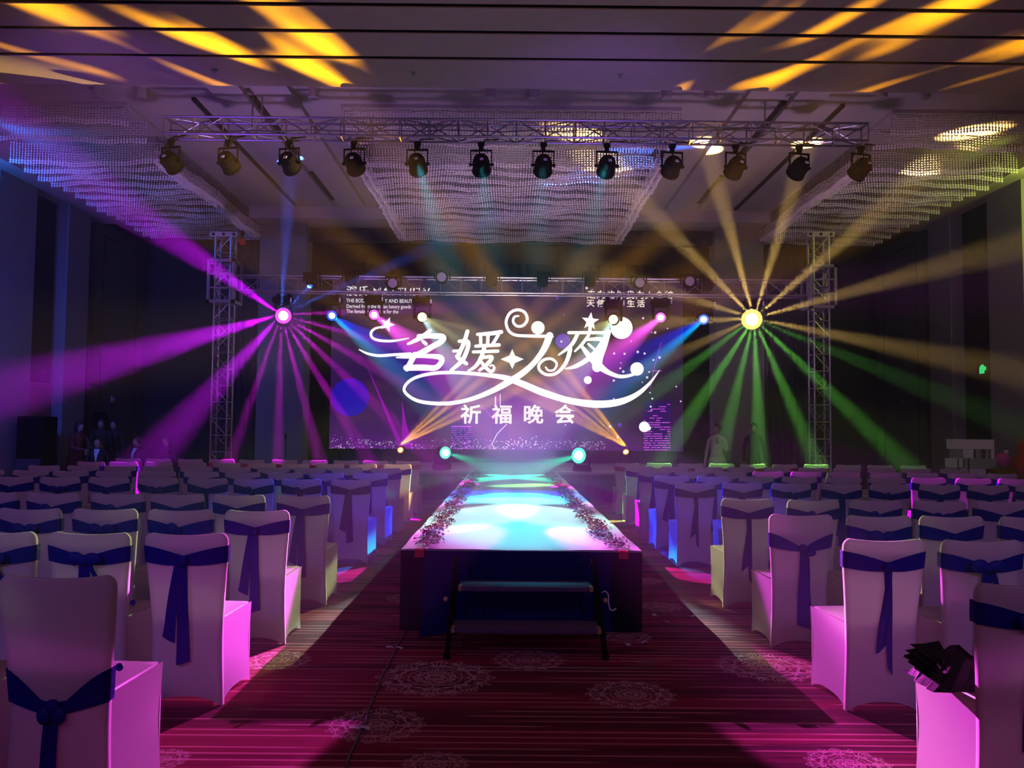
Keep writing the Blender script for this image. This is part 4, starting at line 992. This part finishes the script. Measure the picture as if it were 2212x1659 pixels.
def P_(px, py, Y, *a, **k):
    (x, y, _), ztop = stand(px, py, Y); k.setdefault('h', 1.68); s = k['h']
    zoff = ztop-(s if not k.get('seated') else s-.42*s/1.7)
    return person((x, y, max(0, zoff)*0), *a, **k)
P_(160, 922, 17.0, R(65), 'person in a dark red coat leaning over, beside the tall black loudspeaker', h=1.55, top='redcoat', arm=1, lean=.16, hair=1.5)
P_(221, 915, 18.5, R(10), 'person in dark clothes standing behind the control desk, taller one', h=1.62, top='suit', arm=1, lean=.05)
P_(247, 917, 18.7, R(5), 'person in dark clothes standing behind the control desk, slimmer one on the right', h=1.60, top='suit')
P_(213, 954, 16.3, R(10), 'seated person in black suit and white collar before the control desk', h=1.66, top='suit', seated=True, collar=True)
P_(300, 940, 16.9, R(-25), 'seated person in dark suit with pale shirt at the right end of the desk', h=1.68, top='suit', seated=True, collar=True)
P_(362, 940, 18.6, R(-20), 'dim seated person in dark clothes, further right behind the desk', h=1.66, top='suit', seated=True)
P_(1549, 922, 16.9, R(-35), 'person in a pale dress standing right of the stage under the green beams', h=1.62, top='dress', arm=2, skirt=True)
P_(1628, 921, 19.2, R(0), 'person in dark clothes standing right of the stage in a green beam', h=1.66, top='suit')
def seat(px, Y, lab):
    x = at(px, 950, Y).x; t = thing('stool', lab, 'stool', (x, Y+.03, 0))
    m = MB(); m.lathe([(.17, .33), (.18, .34), (.18, .36), (.16, .37)], 16); m.build('seat', M['blackpl'], t)
    for a in range(4): m = MB(); m.tube((.12*math.cos(a*1.57+.8), .12*math.sin(a*1.57+.8), .33), (.17*math.cos(a*1.57+.8), .17*math.sin(a*1.57+.8), 0), .012, 6); m.build('leg', M['steel'], t)
seat(213, 16.3, 'dark stool under the person with the white collar'); seat(300, 16.9, 'dark stool at the right end of the control desk'); seat(362, 18.6, 'dark stool under the dim person behind the desk')
# ------------------------------------------------------------------ control desk, speaker, displays
cx = at(262, 963, 17.4).x
t = thing('control_desk', 'dark control desk with a pale edge, in front of the left wall', 'desk', (cx, 17.75, 0))
bx((-.75, -.20, .72), (.55, .22, .76)).build('desk_top', M['blackpl'], t)
bx((-.10, -.215, .735), (.50, -.20, .755)).build('edge_strip', M['silver'], t)
bx((-.72, -.18, 0), (.52, -.14, .72)).build('front_panel', M['suit'], t)
for x in (-.7, .5): bx((x-.02, -.18, 0), (x+.02, .18, .72)).build('leg', M['blackpl'], t)
p = at(208, 905, 19.3); t = thing('follow_spot', 'dark follow spot lamp with a pale ring on a stand behind the desk', 'spotlight', (p.x, 19.3, 0))
m = MB(); m.tube((0, 0, .02), (0, 0, 1.45), .03, 8); m.build('stand_pole', M['blackpl'], t)
for a in range(3): m = MB(); m.tube((0, 0, .5), (.4*math.cos(a*2.1), .4*math.sin(a*2.1), .015), .015, 6); m.build('leg', M['blackpl'], t)
m = MB(); q = Matrix.Translation((0, 0, p.z)) @ Matrix.Rotation(R(90), 4, 'X'); m.lathe([(.12, -.3), (.17, -.25), (.19, .2), (.17, .3)], 16, q); m.build('housing', M['blackpl'], t, smooth=True)
m = MB(); m.lathe([(.045, .31), (.06, .31), (.06, .325), (.045, .325)], 20, q); m.build('lens_ring', M['silver'], t)
xa, xb = at(33, 950, 15.6).x, at(93, 950, 15.6).x; zt = at(60, 899, 15.6).z
t = thing('loudspeaker', 'tall black loudspeaker stack by the left wall', 'speaker', ((xa+xb)/2, 15.6, 0)); hw2 = (xb-xa)/2
bx((-hw2, 0, 0), (hw2, .55, zt*.55)).build('bass_cabinet', M['blackpl'], t, bevel=.01)
bx((-hw2*.98, .02, zt*.55+.004), (hw2*.98, .50, zt)).build('top_cabinet', M['blackpl'], t, bevel=.01)
bx((-hw2*.9, -.012, .06), (hw2*.9, -.001, zt*.52)).build('grille', M['curtain'], t)
# door panel on the left wall and a small thermostat
struct('door_1', bx((-WX+.005, 16.25, 0), (-WX+.06, 17.35, 2.35)), mat('door_paint', (.20, .14, .14), .6))
p = at(215, 862, 18.9); t = thing('wall_switch', 'small square switch plate on the left wall panel', 'switch', (-WX+.13, 19.9, at(215, 862, 19.9).z))
bx((-.005, -.07, -.07), (.02, .07, .07)).build('plate', M['silver'], t); bx((.02, -.03, -.03), (.028, .03, .03)).build('button', M['white'], t)
t = thing('wall_switch', 'small square switch plate on the right wall panel', 'switch', (WX-.13, 20.0, at(1975, 868, 20).z))
bx((-.02, -.07, -.07), (.005, .07, .07)).build('plate', M['darkwood'], t); bx((-.028, -.03, -.03), (-.02, .03, .03)).build('button', M['silver'], t)
# exit sign, green running figure on its plate
p = at(2128, 796, 16.6); t = thing('exit_sign', 'tiny glowing green exit sign on the right wall', 'sign', (WX-.02, 16.75, p.z))
bx((-.03, -.22, -.10), (.0, .22, .10)).build('housing', M['blackpl'], t)
g = MB(); g.add([(-.034, -.02-y, z) for y, z in ((-.14, -.09), (.04, -.09), (.04, -.03), (.10, -.03), (.10, .05), (.02, .05), (.02, .09), (-.08, .09), (-.14, .03))], [tuple(range(9))]); g.build('sign_face', emit('exit_green', (.02, 1, .28), .8), t)
# microphone stand left of the stage
p = at(617, 945, 17.2); t = thing('microphone_stand', 'thin dark microphone stand in front of the left pillar', 'stand', (p.x, 17.2, 0))
m = MB(); m.tube((0, 0, .03), (0, 0, p.z-.06), .012, 6); m.build('pole', M['blackpl'], t); m = MB(); m.lathe([(.14, 0), (.14, .02), (.03, .04)], 16); m.build('base', M['blackpl'], t)
m = MB(); m.tube((0, 0, p.z-.06), (.0, -.03, p.z+.08), .018, 8, .028); m.build('microphone', M['blackpl'], t)
# prize table on the right with boxes
tx, ty = at(2110, 990, 14.6).x, 14.7
t = thing('prize_table', 'dark cloth-covered table at the right wall holding boxes and bottles', 'table', (tx, ty, 0))
bx((-.57, -.35, .68), (.85, .40, .72)).build('table_top', M['black'], t); bx((-.57, -.36, 0), (.85, .41, .68)).build('table_cloth', M['black'], t)
def box_at(px0, py0, px1, py1, Y, m_, lab, name='gift_box', d=.18, cat='box', g='boxes stacked on the prize table'):
    a, b = at(px0, py1, Y), at(px1, py0, Y); t2 = thing(name, lab, cat, ((a.x+b.x)/2, Y, a.z), 0, g); w2 = (b.x-a.x)/2; h2 = b.z-a.z
    bx((-w2, 0, 0), (w2, d, h2*.82)).build('carton', m_, t2); bx((-w2-.004, -.004, h2*.82), (w2+.004, d+.004, h2)).build('lid', m_, t2); return t2
Yb = 14.5; tz = .72
def yz(z): return 925+10-(z-CH)*F/Yb
for x0, x1, z0, z1, m_, lab in (
        (2053, 2068, tz, .90, 'silver', 'narrow grey carton, bottom left of the box stack'), (2073, 2090, tz, .90, 'silver', 'grey carton in the bottom row, second from the left'),
        (2093, 2129, tz, .88, 'white', 'wide pale box with brown picture in the bottom row'),
        (2053, 2067, .90, 1.06, 'white', 'slim pale carton, left end of the middle row'), (2071, 2080, .90, 1.06, 'white', 'slim pale carton in the middle row, second from left'),
        (2082, 2090, .90, 1.06, 'silver', 'slim grey carton in the middle row, third from left'), (2094, 2152, .88, 1.06, 'silver', 'wide mauve box in the middle row'),
        (2064, 2077, 1.06, 1.22, 'silver', 'short carton under the top box, left end'), (2079, 2103, 1.06, 1.22, 'white', 'pale carton with light streak under the top box'), (2107, 2118, 1.06, 1.22, 'silver', 'grey carton under the top box, centre'),
        (2128, 2135, 1.06, 1.22, 'silver', 'slim carton under the top box, right of centre'), (2140, 2148, 1.06, 1.22, 'white', 'slim carton under the top box, right end'),
        (2057, 2148, 1.22, 1.39, 'white', 'long white box lying across the top of the stack')):
    a = at(x0, 960, Yb).x; b = at(x1, 960, Yb).x; t2 = thing('gift_box', lab, 'box', ((a+b)/2, Yb, z0), 0, 'boxes stacked on the prize table'); w2 = (b-a)/2-.004; h2 = z1-z0-.004
    bx((-w2, 0, 0), (w2, .2, h2*.8)).build('carton', M[m_], t2); bx((-w2-.002, -.004, h2*.8), (w2+.002, .204, h2)).build('lid', M[m_], t2)
p = at(2172, 980, 14.5); t = thing('pink_gift', 'round pink wrapped gift beside the box stack on the prize table', 'gift', (p.x, 14.6, .90))
m = MB(); m.ball((0, 0, .13), .145, 16, (1, .6, .85)); m.build('wrapping', M['pink'], t, smooth=True); m = MB(); m.ball((.06, -.02, .27), .04, 8); m.build('bow', M['white'], t, smooth=True)
bx((-.20, -.1, -.18), (.2, .1, .0)).build('carton', M['gold'], t)
p = at(2214, 970, 14.5); t = thing('red_bottle', 'tall red bottle-shaped display at the right end of the prize table', 'bottle', (p.x, 14.6, .72))
m = MB(); m.lathe([(.17, 0), (.18, .05), (.17, .30), (.06, .42), (.055, .62), (.06, .63)], 16); m.build('bottle_body', M['red'], t, smooth=True); m = MB(); m.lathe([(.062, .60), (.062, .68), (.05, .69)], 12); m.build('cap', M['gold'], t)
for i in range(9):
    x = at(2146+i*8.5, 1010, 14.4).x; t = thing('gold_candy', 'small gold wrapped sweet on the prize table, %s of nine from the left' % ORD[i], 'sweet', (x, 14.38+.02*(i % 2), .72), 0, 'gold sweets along the table edge')
    m = MB(); m.ball((0, 0, .03), .032, 8, (1.0, 1, .9)); m.build('wrapper', M['gold'], t)
# ------------------------------------------------------------------ black paper wrap on the near right seat
t = thing('bouquet_wrap', 'crumpled black paper flower wrap lying on the near right seat', 'bouquet', (0, 0, 0))
rb = random.Random(4)
c0 = onz(2060, 1440, .50); t.location = (c0.x, ROWD[0]+.24, .478)
def crumple(w_, d_, h_, sd):
    m = MB(); r_ = random.Random(sd); n = 9
    H = [[r_.uniform(.0, 1) for _ in range(n+1)] for _ in range(n+1)]
    def f(u, v):
        i, j = round(u*n), round(v*n); e = math.sin(math.pi*u)**.5*math.sin(math.pi*v)**.5
        return ((u-.5)*w_+(H[i][j]-.5)*.04, (v-.5)*d_+(H[j][i]-.5)*.04, .004+h_*e*(.35+.65*H[i][j]))
    m.grid(f, n, n); return m
crumple(.46, .30, .16, 4).build('paper_wrap', M['bag'], t)
m = MB()
for k in range(7):
    a = R(150+k*11); q = Vector((math.cos(a)*.20, -.04+math.sin(a)*.10-.02, .05+.015*k)); tip = q+Vector((math.cos(a)*.11, -.05+.02*k, .02+.01*(k % 3)))
    sdv = Vector((.0, .06, .04)); m.add([q-sdv, q+sdv, tip, q+Vector((0, 0, -.03))], [(0, 1, 2), (0, 2, 3)])
m.build('paper_edge', M['bag'], t)
# blue button ties lying on two left seats
for (px, py, z), lab in (((287, 1302, .48), 'blue sash end peeking over the seat in the second row, left block'), ((258, 1441, .48), 'blue sash end on the nearest left seat')):
    p = onz(px, py, z+.02); m = MB(); m.ball((0, 0, 0), .017, 10, (1, .8, 1.0)); o = m.build('sash_end', M['sash'], smooth=True); o.location = p; tag(o, lab, 'ribbon')
